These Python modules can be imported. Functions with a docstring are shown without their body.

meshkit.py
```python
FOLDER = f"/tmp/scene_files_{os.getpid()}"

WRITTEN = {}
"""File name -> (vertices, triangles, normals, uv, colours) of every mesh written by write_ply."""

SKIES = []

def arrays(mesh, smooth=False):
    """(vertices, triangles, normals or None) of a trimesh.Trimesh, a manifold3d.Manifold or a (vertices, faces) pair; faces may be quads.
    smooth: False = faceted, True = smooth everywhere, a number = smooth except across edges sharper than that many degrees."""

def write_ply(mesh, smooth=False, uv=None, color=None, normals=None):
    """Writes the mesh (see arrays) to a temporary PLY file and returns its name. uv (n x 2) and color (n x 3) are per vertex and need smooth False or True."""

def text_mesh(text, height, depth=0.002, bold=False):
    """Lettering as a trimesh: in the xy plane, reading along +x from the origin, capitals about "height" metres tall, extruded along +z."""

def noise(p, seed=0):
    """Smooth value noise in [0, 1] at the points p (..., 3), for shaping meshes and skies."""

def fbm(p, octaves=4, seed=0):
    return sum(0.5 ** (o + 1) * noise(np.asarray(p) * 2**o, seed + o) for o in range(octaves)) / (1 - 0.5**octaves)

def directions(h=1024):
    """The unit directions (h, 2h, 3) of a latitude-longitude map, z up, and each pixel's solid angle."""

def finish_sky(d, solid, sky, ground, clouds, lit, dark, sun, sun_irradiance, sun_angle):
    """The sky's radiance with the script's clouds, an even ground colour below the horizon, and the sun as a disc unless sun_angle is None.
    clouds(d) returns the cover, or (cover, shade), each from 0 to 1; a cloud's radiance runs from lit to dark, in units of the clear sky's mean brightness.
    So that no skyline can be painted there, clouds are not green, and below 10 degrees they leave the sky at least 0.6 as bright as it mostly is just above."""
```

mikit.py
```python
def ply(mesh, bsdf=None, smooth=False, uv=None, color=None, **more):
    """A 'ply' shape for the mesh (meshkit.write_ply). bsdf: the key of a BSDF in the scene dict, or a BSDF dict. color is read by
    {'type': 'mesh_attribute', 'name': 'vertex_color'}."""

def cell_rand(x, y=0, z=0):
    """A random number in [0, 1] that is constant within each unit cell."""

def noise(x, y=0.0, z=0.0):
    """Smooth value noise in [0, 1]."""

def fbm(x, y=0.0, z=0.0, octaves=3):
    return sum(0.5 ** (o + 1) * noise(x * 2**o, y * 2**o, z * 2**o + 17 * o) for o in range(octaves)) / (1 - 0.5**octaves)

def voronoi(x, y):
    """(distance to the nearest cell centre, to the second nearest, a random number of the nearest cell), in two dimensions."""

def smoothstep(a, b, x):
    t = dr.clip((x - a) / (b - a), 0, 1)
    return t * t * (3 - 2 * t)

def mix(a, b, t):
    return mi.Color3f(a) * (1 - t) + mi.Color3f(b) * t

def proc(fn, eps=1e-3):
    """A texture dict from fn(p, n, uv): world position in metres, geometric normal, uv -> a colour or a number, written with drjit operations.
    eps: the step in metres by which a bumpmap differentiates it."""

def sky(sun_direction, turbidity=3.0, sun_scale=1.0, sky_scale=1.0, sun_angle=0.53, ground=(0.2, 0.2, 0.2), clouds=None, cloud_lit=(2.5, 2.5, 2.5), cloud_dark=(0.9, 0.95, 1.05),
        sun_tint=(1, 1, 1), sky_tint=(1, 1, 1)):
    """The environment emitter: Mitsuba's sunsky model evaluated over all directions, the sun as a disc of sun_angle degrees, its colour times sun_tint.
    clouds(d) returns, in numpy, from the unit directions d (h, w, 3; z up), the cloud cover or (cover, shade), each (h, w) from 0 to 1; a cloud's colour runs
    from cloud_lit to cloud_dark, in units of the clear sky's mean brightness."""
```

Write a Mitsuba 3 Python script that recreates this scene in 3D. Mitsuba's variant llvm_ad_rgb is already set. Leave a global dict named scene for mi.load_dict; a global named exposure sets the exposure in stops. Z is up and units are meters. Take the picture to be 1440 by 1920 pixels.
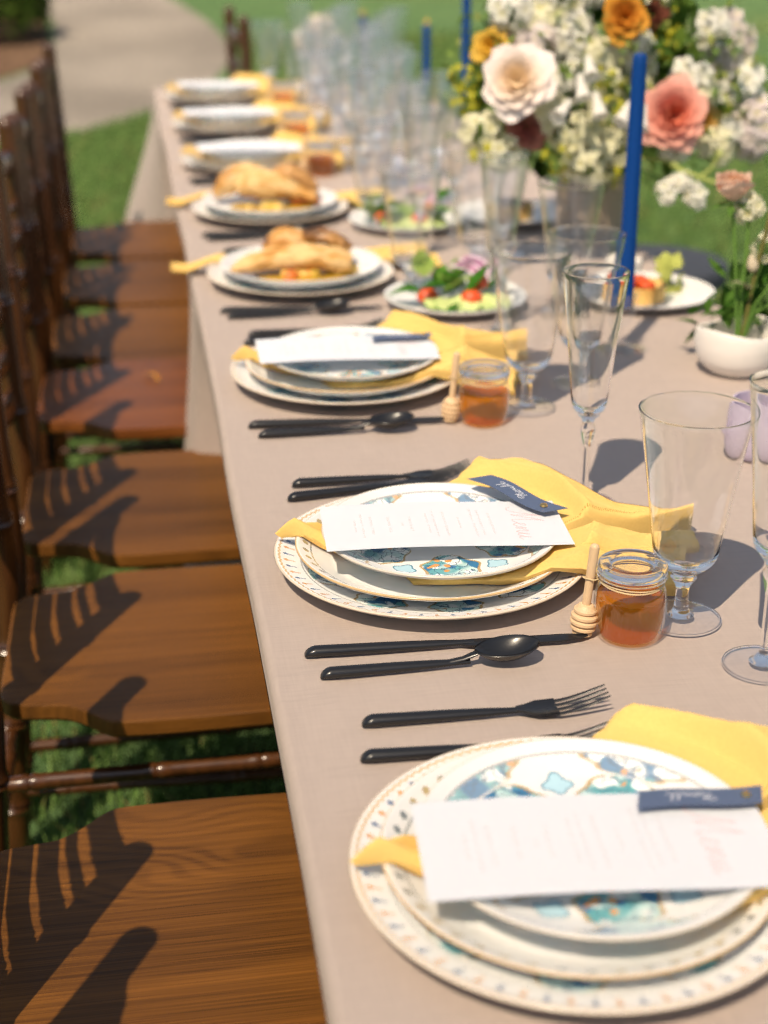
import math, random
import numpy as np, trimesh, mitsuba as mi, drjit as dr
import mikit, meshkit
from mikit import noise, fbm, smoothstep, mix, proc, cell_rand
from shapely.geometry import Polygon, LineString
from shapely.ops import unary_union
T = mi.ScalarTransform4f
PI = math.pi
random.seed(7); rng = np.random.default_rng(7)

# ------------------------------------------------------------------ camera, sky, exposure
yaw, pitch = 0.16329, 0.3987
CAM = np.array([-0.0897, 0.0, 1.3883])
FWD = np.array([math.sin(yaw)*math.cos(pitch), math.cos(yaw)*math.cos(pitch), -math.sin(pitch)])
exposure = 1.78
scene = {'type': 'scene'}
scene['camera'] = {'type': 'thinlens', 'to_world': T().look_at(origin=CAM.tolist(), target=(CAM+FWD).tolist(), up=[0, 0, 1]),
                   'fov': 2*math.degrees(math.atan(720/2873.2)), 'fov_axis': 'x', 'aperture_radius': 0.0074,
                   'focus_distance': 1.405, 'near_clip': 0.05, 'far_clip': 500.0}
scene['sky'] = mikit.sky([-0.392, -0.629, 1.0], turbidity=3, sun_tint=(1.0, 0.988, 0.965), ground=(0.10, 0.14, 0.07),
                         clouds=lambda d: 0.25 + 0.45*meshkit.fbm(d*[2.2, 2.2, 4.0], 4, 3), cloud_lit=(1.7, 1.65, 1.65))

labels, place = {}, {}

# ------------------------------------------------------------------ materials
def rgb(*c): return {'type': 'rgb', 'value': list(c)}
def P(name, base, rough=0.5, **k):
    scene[name] = {'type': 'twosided', 'bsdf': {'type': 'principled', 'base_color': base if isinstance(base, dict) else rgb(*base), 'roughness': rough, **k}}
VC = {'type': 'mesh_attribute', 'name': 'vertex_color'}

def wood_at(p, lo, hi, fig):
    yc = dr.floor((p.y + 0.03)*1.9)*3.7
    w = noise(p.x*3.2, p.y*9 + yc, 4.0)
    line = noise(p.x*7 + yc, p.y*420, 2.0)*0.5 + noise(p.x*14, p.y*950, 5.0)*0.5
    patch = smoothstep(0.64, 0.80, noise(p.x*4.0 + yc, p.y*11, 7.0))
    cath = dr.abs(dr.sin(p.y*210 + w*26 + noise(p.x*9, p.y*26, 3.0)*9))
    v = 0.20 + 0.55*line + 0.30*(noise(p.x*1.3, p.y*30 + yc, 1.0) - 0.5)
    c = mix(lo, hi, v)
    c = mix(c, fig, patch*smoothstep(0.30, 0.95, cath)*0.22)
    return c*(0.82 + 0.36*noise(p.x*2.0, p.y*2.6, 9.0))
def wood_tex(p, n, uv):
    return wood_at(p, (0.032, 0.0115, 0.0021), (0.212, 0.083, 0.0128), (0.28, 0.112, 0.017))
def red_tex(p, n, uv):
    return wood_at(p, (0.060, 0.016, 0.0026), (0.215, 0.066, 0.0085), (0.24, 0.080, 0.010))
def wood_bump(p, n, uv):
    return 0.00022*smoothstep(0.5, 0.9, noise(p.x*26, p.y*620, p.z*300))
scene['wood_seat'] = {'type': 'twosided', 'bsdf': {'type': 'bumpmap', 'bsdf': {'type': 'principled', 'base_color': proc(wood_tex), 'roughness': 0.45, 'specular': 0.22, 'clearcoat': 0.32, 'clearcoat_gloss': 0.92}, 'texture': proc(wood_bump, eps=3e-4), 'scale': 1.0}}
def wood_frame_tex(p, n, uv):
    v = noise(p.x*90, p.y*90, p.z*9)*0.6 + noise(p.x*240, p.y*240, p.z*22)*0.4
    return mix((0.026, 0.0085, 0.0024), (0.095, 0.033, 0.0075), v)
P('wood_frame', proc(wood_frame_tex), 0.24, specular=0.5, clearcoat=0.8, clearcoat_gloss=0.88)
P('red_wood', proc(red_tex), 0.40, specular=0.42, clearcoat=0.3, clearcoat_gloss=0.85)

def cloth_tex(p, n, uv):
    thr = noise(p.x*60, p.y*900, p.z*60)*0.5 + noise(p.x*900, p.y*60, p.z*900)*0.5
    big = fbm(p.x*3.0, p.y*2.0, p.z*2.0)
    slub = smoothstep(0.80, 0.92, noise(p.x*25, p.y*260, p.z*20))
    c = mix((0.352, 0.293, 0.260), (0.418, 0.351, 0.315), thr*0.6 + big*0.4)
    return c*(1.0 - 0.035*slub)
def cloth_bump(p, n, uv):
    return 0.00016*(noise(p.x*180, p.y*1500, p.z*180) + noise(p.x*1500, p.y*180, p.z*1500))
scene['taupe_cloth'] = {'type': 'twosided', 'bsdf': {'type': 'bumpmap', 'bsdf': {'type': 'principled', 'base_color': proc(cloth_tex), 'roughness': 0.62, 'specular': 0.35, 'sheen': 0.25}, 'texture': proc(cloth_bump, eps=3e-4), 'scale': 1.0}}

GOLD = (0.56, 0.385, 0.19)
def ringm(r, a, w): return 1 - smoothstep(w*0.6, w, dr.abs(r - a))
def gold_mask_charger(uv):
    r = dr.sqrt(uv.x*uv.x + uv.y*uv.y); th = dr.atan2(uv.y, uv.x)
    bead = ringm(r, 0.966 + 0.005*dr.sin(th*120), 0.008)
    edge = smoothstep(0.982, 0.990, r)
    return r, th, dr.maximum(bead, edge*0.55)
def medallion(uv, r, th, n, r0, r1, off, wide=0.40):
    """ogee shaped panels of teal and blue scrolls, outlined in gold; returns colour, cover, outline"""
    s = th*n/(2*PI) + off
    f = s - dr.floor(s) - 0.5
    m = 0.5*(r0 + r1); h = 0.5*(r1 - r0)
    q = (r - m)/h
    half = wide*dr.sqrt(dr.maximum(1 - q*q, 0.0)) + 0.03*dr.cos(q*7)
    d = half - dr.abs(f)
    inside = smoothstep(0.0, 0.012, d)*(1 - smoothstep(0.96, 1.0, dr.abs(q)))
    line = (1 - smoothstep(0.012, 0.022, dr.abs(d)))*(1 - smoothstep(0.98, 1.02, dr.abs(q)))
    n1 = fbm(uv.x*6, uv.y*6, 2.0); n2 = noise(uv.x*11, uv.y*11, 5.0); n3 = noise(uv.x*13 + 7, uv.y*13, 1.0)
    col = mix((0.50, 0.66, 0.66), (0.12, 0.36, 0.40), smoothstep(0.40, 0.62, n1))
    col = mix(col, (0.04, 0.17, 0.34), smoothstep(0.56, 0.70, n2))
    col = mix(col, (0.80, 0.83, 0.82), smoothstep(0.60, 0.72, n3))
    vein = dr.minimum(dr.abs(dr.sin(th*n*1.5 + r*14 + n1*16)), dr.abs(dr.sin(r*22 - th*n + n2*7)))
    col = mix(col, (0.035, 0.09, 0.17), (1 - smoothstep(0.10, 0.22, vein))*0.85)
    dot = smoothstep(0.85, 0.90, noise(uv.x*14 + 3, uv.y*14 + 8, 3.0))
    col = mix(col, (0.62, 0.30, 0.10), dot)
    return col, inside, line
def charger_tex(p, n, uv):
    r, th, g = gold_mask_charger(uv)
    c = mi.Color3f(0.68, 0.685, 0.685)
    col, ins, line = medallion(uv, r, th, 9.0, 0.52, 0.815, 0.2, 0.33)
    c = mix(c, col, ins); c = mix(c, (0.40, 0.26, 0.09), line*0.9)
    c = mix(c, (0.24, 0.26, 0.28), ringm(r, 0.83, 0.006)*0.8)
    k = th*62/(2*PI); f = dr.abs(k - dr.floor(k) - 0.5); par = dr.floor(k) - 2*dr.floor(dr.floor(k)*0.5)
    band = smoothstep(0.868, 0.872, r)*(1 - smoothstep(0.94, 0.944, r))
    bulb = 1 - smoothstep(0.8, 1.0, dr.square((r - 0.925)/0.016) + dr.square(f/0.17))
    stem = (1 - smoothstep(0.05, 0.11, f))*band
    c = mix(c, mix((0.09, 0.14, 0.26), (0.55, 0.28, 0.10), par), dr.maximum(bulb, stem*0.75))
    return mix(c, GOLD, g)
def dinner_tex(p, n, uv):
    r = dr.sqrt(uv.x*uv.x + uv.y*uv.y); th = dr.atan2(uv.y, uv.x)
    c = mi.Color3f(0.68, 0.685, 0.685)
    edge = smoothstep(0.987, 0.993, r)
    k = th*44/(2*PI); f = k - dr.floor(k) - 0.5
    leaf = 1 - smoothstep(0.75, 1.0, dr.square((r - 0.925 - 0.25*f*0.12)/0.026) + dr.square((f + (r - 0.925)*5)/0.22))
    vine = ringm(r, 0.885, 0.007)
    tw = noise(th*7, 1.0, 4.0)
    c = mix(c, mix((0.10, 0.13, 0.15), (0.36, 0.27, 0.10), smoothstep(0.4, 0.6, tw)), dr.maximum(leaf*0.9, vine*0.8))
    return mix(c, GOLD, edge)
def salad_tex(p, n, uv):
    r = dr.sqrt(uv.x*uv.x + uv.y*uv.y); th = dr.atan2(uv.y, uv.x)
    c = mi.Color3f(0.69, 0.695, 0.70)
    col, ins, line = medallion(uv, r, th, 5.0, 0.30, 0.76, 0.18, 0.345)
    c = mix(c, col, ins); c = mix(c, (0.42, 0.28, 0.10), line*0.9)
    col2, ins2, line2 = medallion(uv, r, th, 5.0, 0.765, 0.99, 0.18, 0.28)
    rim = 1 - smoothstep(0.885, 0.89, r)
    c = mix(c, col2, ins2*rim*0.8); c = mix(c, (0.42, 0.28, 0.10), line2*rim*0.8)
    # small pale blue quatrefoils between the panels
    s = th*5/(2*PI) + 0.18 + 0.5; f = (s - dr.floor(s) - 0.5)*2*PI/5*r; q = r - 0.66
    d = dr.sqrt(dr.square(f) + dr.square(q)); a = dr.atan2(q, f)
    rad = 0.088*(1 + 0.16*dr.cos(4*a))
    c = mix(c, (0.10, 0.25, 0.36), 1 - smoothstep(rad, rad + 0.008, d))
    c = mix(c, (0.40, 0.60, 0.70), 1 - smoothstep(rad - 0.014, rad - 0.006, d))
    c = mix(c, (0.24, 0.25, 0.26), ringm(r, 0.895, 0.007)*0.85)
    return mix(c, (0.55, 0.46, 0.34), smoothstep(0.982, 0.990, r)*0.7)
for nm, fn in (('china_charger', charger_tex), ('china_dinner', dinner_tex), ('china_salad', salad_tex)):
    P(nm, proc(fn), 0.28, specular=0.5, clearcoat=1.0, clearcoat_gloss=0.97)
P('plain_china', (0.68, 0.685, 0.685), 0.28, clearcoat=1.0, clearcoat_gloss=0.97)

def napkin_tex(p, n, uv):
    c = mix((0.665, 0.445, 0.135), (0.735, 0.510, 0.170), noise(p.x*700, p.y*700, p.z*500)*0.6 + noise(p.x*9, p.y*9, p.z*9)*0.4)
    hole = dr.abs(uv.y - 1.0); k = uv.x - dr.floor(uv.x) - 0.5
    h = (1 - smoothstep(0.09, 0.16, hole))*(1 - smoothstep(0.16, 0.26, dr.abs(k)))
    return mix(c, (0.40, 0.20, 0.025), h*0.8)
scene['napkin_cloth'] = {'type': 'twosided', 'bsdf': {'type': 'principled', 'base_color': proc(napkin_tex), 'roughness': 0.8, 'specular': 0.2, 'sheen': 0.4}}
P('card_paper', (0.60, 0.625, 0.68), 0.75, specular=0.2)
P('rose_ink', (0.62, 0.42, 0.42), 0.6)
P('grey_ink', (0.56, 0.53, 0.55), 0.7)
P('navy_paper', (0.075, 0.105, 0.185), 0.55)
P('white_ink', (0.62, 0.63, 0.68), 0.6)
P('brass', (0.78, 0.52, 0.20), 0.25, metallic=1.0)
P('black_steel', (0.008, 0.009, 0.012), 0.30, specular=0.35, clearcoat=0.8, clearcoat_gloss=0.99)
P('dipper_wood', (0.62, 0.44, 0.26), 0.55)
P('twine', (0.55, 0.42, 0.24), 0.85)
scene['clear_glass'] = {'type': 'dielectric', 'int_ior': 1.5, 'ext_ior': 1.0}
scene['thin_glass'] = {'type': 'thindielectric', 'int_ior': 1.5, 'ext_ior': 1.0}
scene['faint_glass'] = {'type': 'thindielectric', 'int_ior': 1.3, 'ext_ior': 1.0}
scene['glint_glass'] = {'type': 'roughdielectric', 'int_ior': 1.5, 'ext_ior': 1.0, 'alpha': 0.06, 'distribution': 'ggx'}
scene['honey_amber'] = {'type': 'blendbsdf', 'weight': 0.13,
    'clear': {'type': 'thindielectric', 'int_ior': 1.06, 'ext_ior': 1.0, 'specular_transmittance': rgb(0.91, 0.57, 0.125)},
    'cloudy': {'type': 'principledthin', 'base_color': rgb(0.86, 0.46, 0.04), 'roughness': 0.5, 'diff_trans': 1.5, 'spec_trans': 0.0}}
P('blue_wax', (0.0015, 0.044, 0.22), 0.45, specular=0.2, clearcoat=0.1)
P('wick', (0.62, 0.40, 0.06), 0.7)
P('white_ceramic', (0.72, 0.69, 0.65), 0.5, clearcoat=0.3)
P('lilac_ceramic', (0.46, 0.40, 0.52), 0.45, clearcoat=0.3)
P('tan_ceramic', (0.42, 0.33, 0.25), 0.7)
P('slate_fabric', (0.035, 0.042, 0.058), 0.8)
P('vc_matte', VC, 0.75, specular=0.25)
P('vc_gloss', VC, 0.38, specular=0.5, clearcoat=0.25)
scene['petal'] = {'type': 'principledthin', 'base_color': VC, 'roughness': 0.75, 'diff_trans': 0.38, 'spec_trans': 0.0, 'eta': 1.3}
scene['leaf'] = {'type': 'principledthin', 'base_color': VC, 'roughness': 0.5, 'diff_trans': 0.55, 'spec_trans': 0.0}

def lawn_tex(p, n, uv):
    b = fbm(p.x*1.3, p.y*1.3, 0.0, octaves=4); f = fbm(p.x*14, p.y*14, 3.0)
    c = mix((0.040, 0.086, 0.030), (0.098, 0.158, 0.064), b*0.5 + f*0.5)
    return mix(c, (0.105, 0.130, 0.040), smoothstep(0.55, 0.8, fbm(p.x*0.6 + 9, p.y*0.6, 1.0))*0.5)
P('lawn_surface', proc(lawn_tex), 0.95, specular=0.1)
def gravel_tex(p, n, uv):
    b = smoothstep(0.3, 0.7, fbm(p.x*1.1, p.y*0.9, 1.0, octaves=4)); f = noise(p.x*60, p.y*60, 0.0)*0.5 + noise(p.x*150, p.y*150, 0.0)*0.5
    return mix((0.115, 0.102, 0.087), (0.275, 0.245, 0.210), f*0.6 + b*0.4)
P('gravel', proc(gravel_tex), 0.95, specular=0.1)
def mulch_tex(p, n, uv):
    return mix((0.035, 0.020, 0.012), (0.17, 0.105, 0.065), fbm(p.x*16, p.y*16, 2.0))
P('mulch', proc(mulch_tex), 0.95, specular=0.1)

# ------------------------------------------------------------------ helpers
used = set()
def numbered(name):
    k, i = name, 0
    while k in used:
        i += 1; k = f'{name}_{i:03d}'
    used.add(k); return k
def M(loc=(0, 0, 0), rz=0.0, s=1.0):
    return T().translate(list(map(float, loc))).rotate([0, 0, 1], math.degrees(rz)).scale(s)
def thing(name, label, cat, group=None, loc=(0, 0, 0), rz=0.0, s=1.0):
    k = numbered(name); place[k] = M(loc, rz, s)
    labels[k] = {'label': label, 'category': cat}
    if group: labels[k]['group'] = group
    return k
def part(name, d, parent, kind=None, label=None):
    k = numbered(parent + '__' + name)
    root = parent.split('__')[0]
    scene[k] = {**d, 'to_world': place[root]} if root in place else dict(d)
    if kind or label: labels[k] = {}
    if kind: labels[k]['kind'] = kind
    if label: labels[k]['label'] = label
    return k
def single(name, d, label, cat, group=None, loc=(0, 0, 0), rz=0.0, s=1.0):
    k = numbered(name); scene[k] = {**d, 'to_world': M(loc, rz, s)}
    labels[k] = {'label': label, 'category': cat}
    if group: labels[k]['group'] = group
    return k
def structure(name, d, label):
    k = numbered(name); scene[k] = d; labels[k] = {'label': label, 'kind': 'structure'}; return k
def cat(ms): return trimesh.util.concatenate([m for m in ms])
def lathe(prof, n=40, closed=False):
    """prof: list of (r, z), going from the bottom centre outwards and up to the top centre (outward normals)"""
    pr = np.asarray(prof, float); m = len(pr); a = np.arange(n)*2*PI/n
    v = np.stack([pr[:, None, 0]*np.cos(a), pr[:, None, 0]*np.sin(a), np.repeat(pr[:, 1:2], n, 1)], -1).reshape(-1, 3)
    f = []
    for i in range(m - 1 + closed):
        i2 = (i + 1) % m; j = np.arange(n); j2 = (j + 1) % n
        A, B, C, D = i*n + j, i*n + j2, i2*n + j2, i2*n + j
        if pr[i, 0] > 1e-7: f.append(np.stack([A, B, C], 1))
        if pr[i2, 0] > 1e-7: f.append(np.stack([A, C, D], 1))
    return trimesh.Trimesh(v, np.vstack(f), process=False)
def smooth_prof(pts, k=4):
    """Catmull-Rom through profile points"""
    p = np.asarray(pts, float); q = np.vstack([2*p[0] - p[1], p, 2*p[-1] - p[-2]]); out = []
    for i in range(1, len(q) - 2):
        for t in np.arange(k)/k:
            out.append(0.5*((2*q[i]) + (-q[i-1] + q[i+1])*t + (2*q[i-1] - 5*q[i] + 4*q[i+1] - q[i+2])*t*t + (-q[i-1] + 3*q[i] - 3*q[i+1] + q[i+2])*t**3))
    out.append(q[-2]); return np.array(out)
def frames(path):
    p = np.asarray(path, float); t = np.gradient(p, axis=0); t /= np.linalg.norm(t, axis=1, keepdims=True) + 1e-12
    up = np.array([0, 0, 1.0]) if abs(t[0, 2]) < 0.9 else np.array([1.0, 0, 0])
    a = np.cross(up, t[0]); a /= np.linalg.norm(a); A = [a]
    for i in range(1, len(p)):
        a = A[-1] - t[i]*np.dot(A[-1], t[i]); a /= np.linalg.norm(a) + 1e-12; A.append(a)
    A = np.array(A); return p, t, A, np.cross(t, A)
def tube(path, rad, n=10, rad2=None, cap=True):
    p, t, a, b = frames(path); r = np.broadcast_to(np.asarray(rad, float), len(p)); r2 = r if rad2 is None else np.broadcast_to(np.asarray(rad2, float), len(p))
    th = np.arange(n)*2*PI/n
    v = (p[:, None] + a[:, None]*(r[:, None]*np.cos(th))[..., None] + b[:, None]*(r2[:, None]*np.sin(th))[..., None]).reshape(-1, 3)
    f = []; j = np.arange(n); j2 = (j + 1) % n
    for i in range(len(p) - 1):
        f += [np.stack([i*n + j, i*n + j2, (i + 1)*n + j2], 1), np.stack([i*n + j, (i + 1)*n + j2, (i + 1)*n + j], 1)]
    if cap:
        v = np.vstack([v, p[0], p[-1]]); c0, c1 = len(v) - 2, len(v) - 1; e = (len(p) - 1)*n
        f += [np.stack([j2, j, 0*j + c0], 1), np.stack([e + j, e + j2, 0*j + c1], 1)]
    return trimesh.Trimesh(v, np.vstack(f), process=False)
def grid(Pt):
    """(m, n, 3) points to a sheet"""
    m, n = Pt.shape[:2]; i, j = np.meshgrid(np.arange(m - 1), np.arange(n - 1), indexing='ij'); a = (i*n + j).ravel()
    f = np.vstack([np.stack([a, a + n, a + n + 1], 1), np.stack([a, a + n + 1, a + 1], 1)])
    return trimesh.Trimesh(Pt.reshape(-1, 3), f, process=False)
def solid_grid(Pt, t):
    """a sheet of thickness t"""
    m, n = Pt.shape[:2]; g = grid(Pt); nv = len(g.vertices); nr = g.vertex_normals
    v = np.vstack([g.vertices + nr*t/2, g.vertices - nr*t/2]); f = [g.faces, g.faces[:, ::-1] + nv]
    idx = np.arange(m*n).reshape(m, n); loop = np.concatenate([idx[0, :-1], idx[:-1, -1], idx[-1, :0:-1], idx[:0:-1, 0]]); nx = np.roll(loop, -1)
    f += [np.stack([loop, nx, nx + nv], 1)[:, ::-1], np.stack([loop, nx + nv, loop + nv], 1)[:, ::-1]]
    # winding of the rim is irrelevant for two-sided materials
    return trimesh.Trimesh(v, np.vstack(f), process=False)
def flat(poly, h, z=0.0):
    gs = getattr(poly, 'geoms', [poly])
    m = cat([trimesh.creation.extrude_polygon(g, h, engine='earcut') for g in gs]); m.apply_translation([0, 0, z]); return m
def rot(m, axis, ang, at=(0, 0, 0)):
    m = m.copy(); m.apply_transform(trimesh.transformations.rotation_matrix(ang, axis, at)); return m
def mv(m, x=0, y=0, z=0): m = m.copy(); m.apply_translation([x, y, z]); return m
def align(m, d):
    m = m.copy(); d = np.asarray(d, float); d /= np.linalg.norm(d); m.apply_transform(trimesh.geometry.align_vectors([0, 0, 1], d)); return m
def vcol(m, fn_or_c, jitter=0.0, seed=0):
    n = len(m.vertices)
    c = np.tile(np.asarray(fn_or_c, float), (n, 1)) if not callable(fn_or_c) else fn_or_c(np.asarray(m.vertices))
    if jitter: c = c*(1 + jitter*(meshkit.noise(np.asarray(m.vertices)*90, seed)[:, None]*2 - 1))
    return np.clip(c, 0, 1)
def cat_vc(items):
    """[(mesh, colours)] -> mesh, colours"""
    return cat([m for m, _ in items]), np.vstack([c for _, c in items])
def plyvc(items, bsdf, smooth=True):
    m, c = cat_vc(items); return mikit.ply(m, bsdf, smooth=smooth, color=c)
def rbox(sx, sy, sz, r):
    poly = Polygon([(-sx/2 + r, -sy/2 + r), (sx/2 - r, -sy/2 + r), (sx/2 - r, sy/2 - r), (-sx/2 + r, sy/2 - r)]).buffer(r, 3)
    return mv(trimesh.creation.extrude_polygon(poly, sz, engine='earcut'), z=-sz/2)

# ------------------------------------------------------------------ the ground
def sheet(poly, z, bsdf): return mikit.ply(flat(poly, 0.003, z - 0.003), bsdf)
structure('lawn', sheet(Polygon([(-200, -150), (200, -150), (200, 350), (-200, 350)]), 0.0, 'lawn_surface'), 'mown green lawn under and around the table')
def curve(pts): return [tuple(q) for q in smooth_prof(pts, 6)]
outer = curve([(-6, 7.3), (-3.5, 7.6), (-1.5, 8.1), (-0.44, 8.85), (0.12, 9.83), (0.53, 11.19), (0.76, 12.8), (0.77, 15.1), (0.54, 17.94), (0.1, 21), (-1.0, 26)])
inner = curve([(-6, 10.4), (-3, 10.5), (-1.35, 10.9), (-0.85, 11.6), (-0.66, 12.7), (-0.69, 14.8), (-0.93, 18.5), (-1.4, 21.5), (-2.4, 25.5)])
structure('gravel_path', sheet(Polygon(outer + inner[::-1]), 0.004, 'gravel'), 'pale tan gravel path curving across the lawn')
bed = curve([(-6, 10.45), (-3, 10.55), (-1.38, 10.95), (-0.9, 11.65), (-0.71, 12.7), (-0.74, 14.8), (-0.98, 18.5), (-1.8, 19)]) + [(-6, 19)]
structure('soil_bed', sheet(Polygon(bed), 0.004, 'mulch'), 'dark mulched bed beside the gravel path')
def blades(boxes, seed):
    r = np.random.default_rng(seed); V, F, C = [], [], []
    off = 0
    for x0, x1, y0, y1, num, h0, w in boxes:
        x = r.uniform(x0, x1, num); y = r.uniform(y0, y1, num)
        path = Polygon(outer + inner[::-1])
        if y1 > 7:
            from shapely import contains_xy
            k = ~contains_xy(path, x, y); x, y = x[k], y[k]; num = len(x)
        a = r.uniform(0, 2*PI, num); h = h0*r.uniform(0.45, 1.15, num); lean = r.uniform(0.1, 0.9, num)*h; la = r.uniform(0, 2*PI, num)
        ca, sa = np.cos(a)*w, np.sin(a)*w; lx, ly = np.cos(la)*lean, np.sin(la)*lean
        b0 = np.stack([x - ca, y - sa, 0*x - 0.002], 1); b1 = np.stack([x + ca, y + sa, 0*x - 0.002], 1)
        m0 = np.stack([x - ca*.8 + lx*.35, y - sa*.8 + ly*.35, h*.6], 1); m1 = np.stack([x + ca*.8 + lx*.35, y + sa*.8 + ly*.35, h*.6], 1)
        t = np.stack([x + lx, y + ly, h], 1)
        V.append(np.stack([b0, b1, m0, m1, t], 1).reshape(-1, 3))
        i = off + np.arange(num)*5; off += num*5
        F.append(np.vstack([np.stack([i, i+1, i+3], 1), np.stack([i, i+3, i+2], 1), np.stack([i+2, i+3, i+4], 1)]))
        g = r.uniform(0, 1, num)[:, None]; dry = (r.uniform(0, 1, num) > 0.93)[:, None]
        c = (1 - g)*np.array([0.110, 0.215, 0.050]) + g*np.array([0.250, 0.375, 0.125]); c = np.where(dry, [0.30, 0.25, 0.10], c)
        C.append(np.repeat(c, 5, 0))
    return mikit.ply(trimesh.Trimesh(np.vstack(V), np.vstack(F), process=False), 'leaf', smooth=False, color=np.vstack(C))
k = numbered('grass')
scene[k] = blades([(-0.9, 0.35, 0.4, 5.2, 42000, 0.050, 0.0022), (-1.6, 0.1, 5.2, 9.6, 24000, 0.055, 0.004), (0.85, 3.0, 1.6, 7.0, 30000, 0.05, 0.0035), (0.85, 4.6, 7, 14, 26000, 0.06, 0.006)], 3)
labels[k] = {'label': 'short green grass blades of the lawn', 'kind': 'stuff'}

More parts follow.
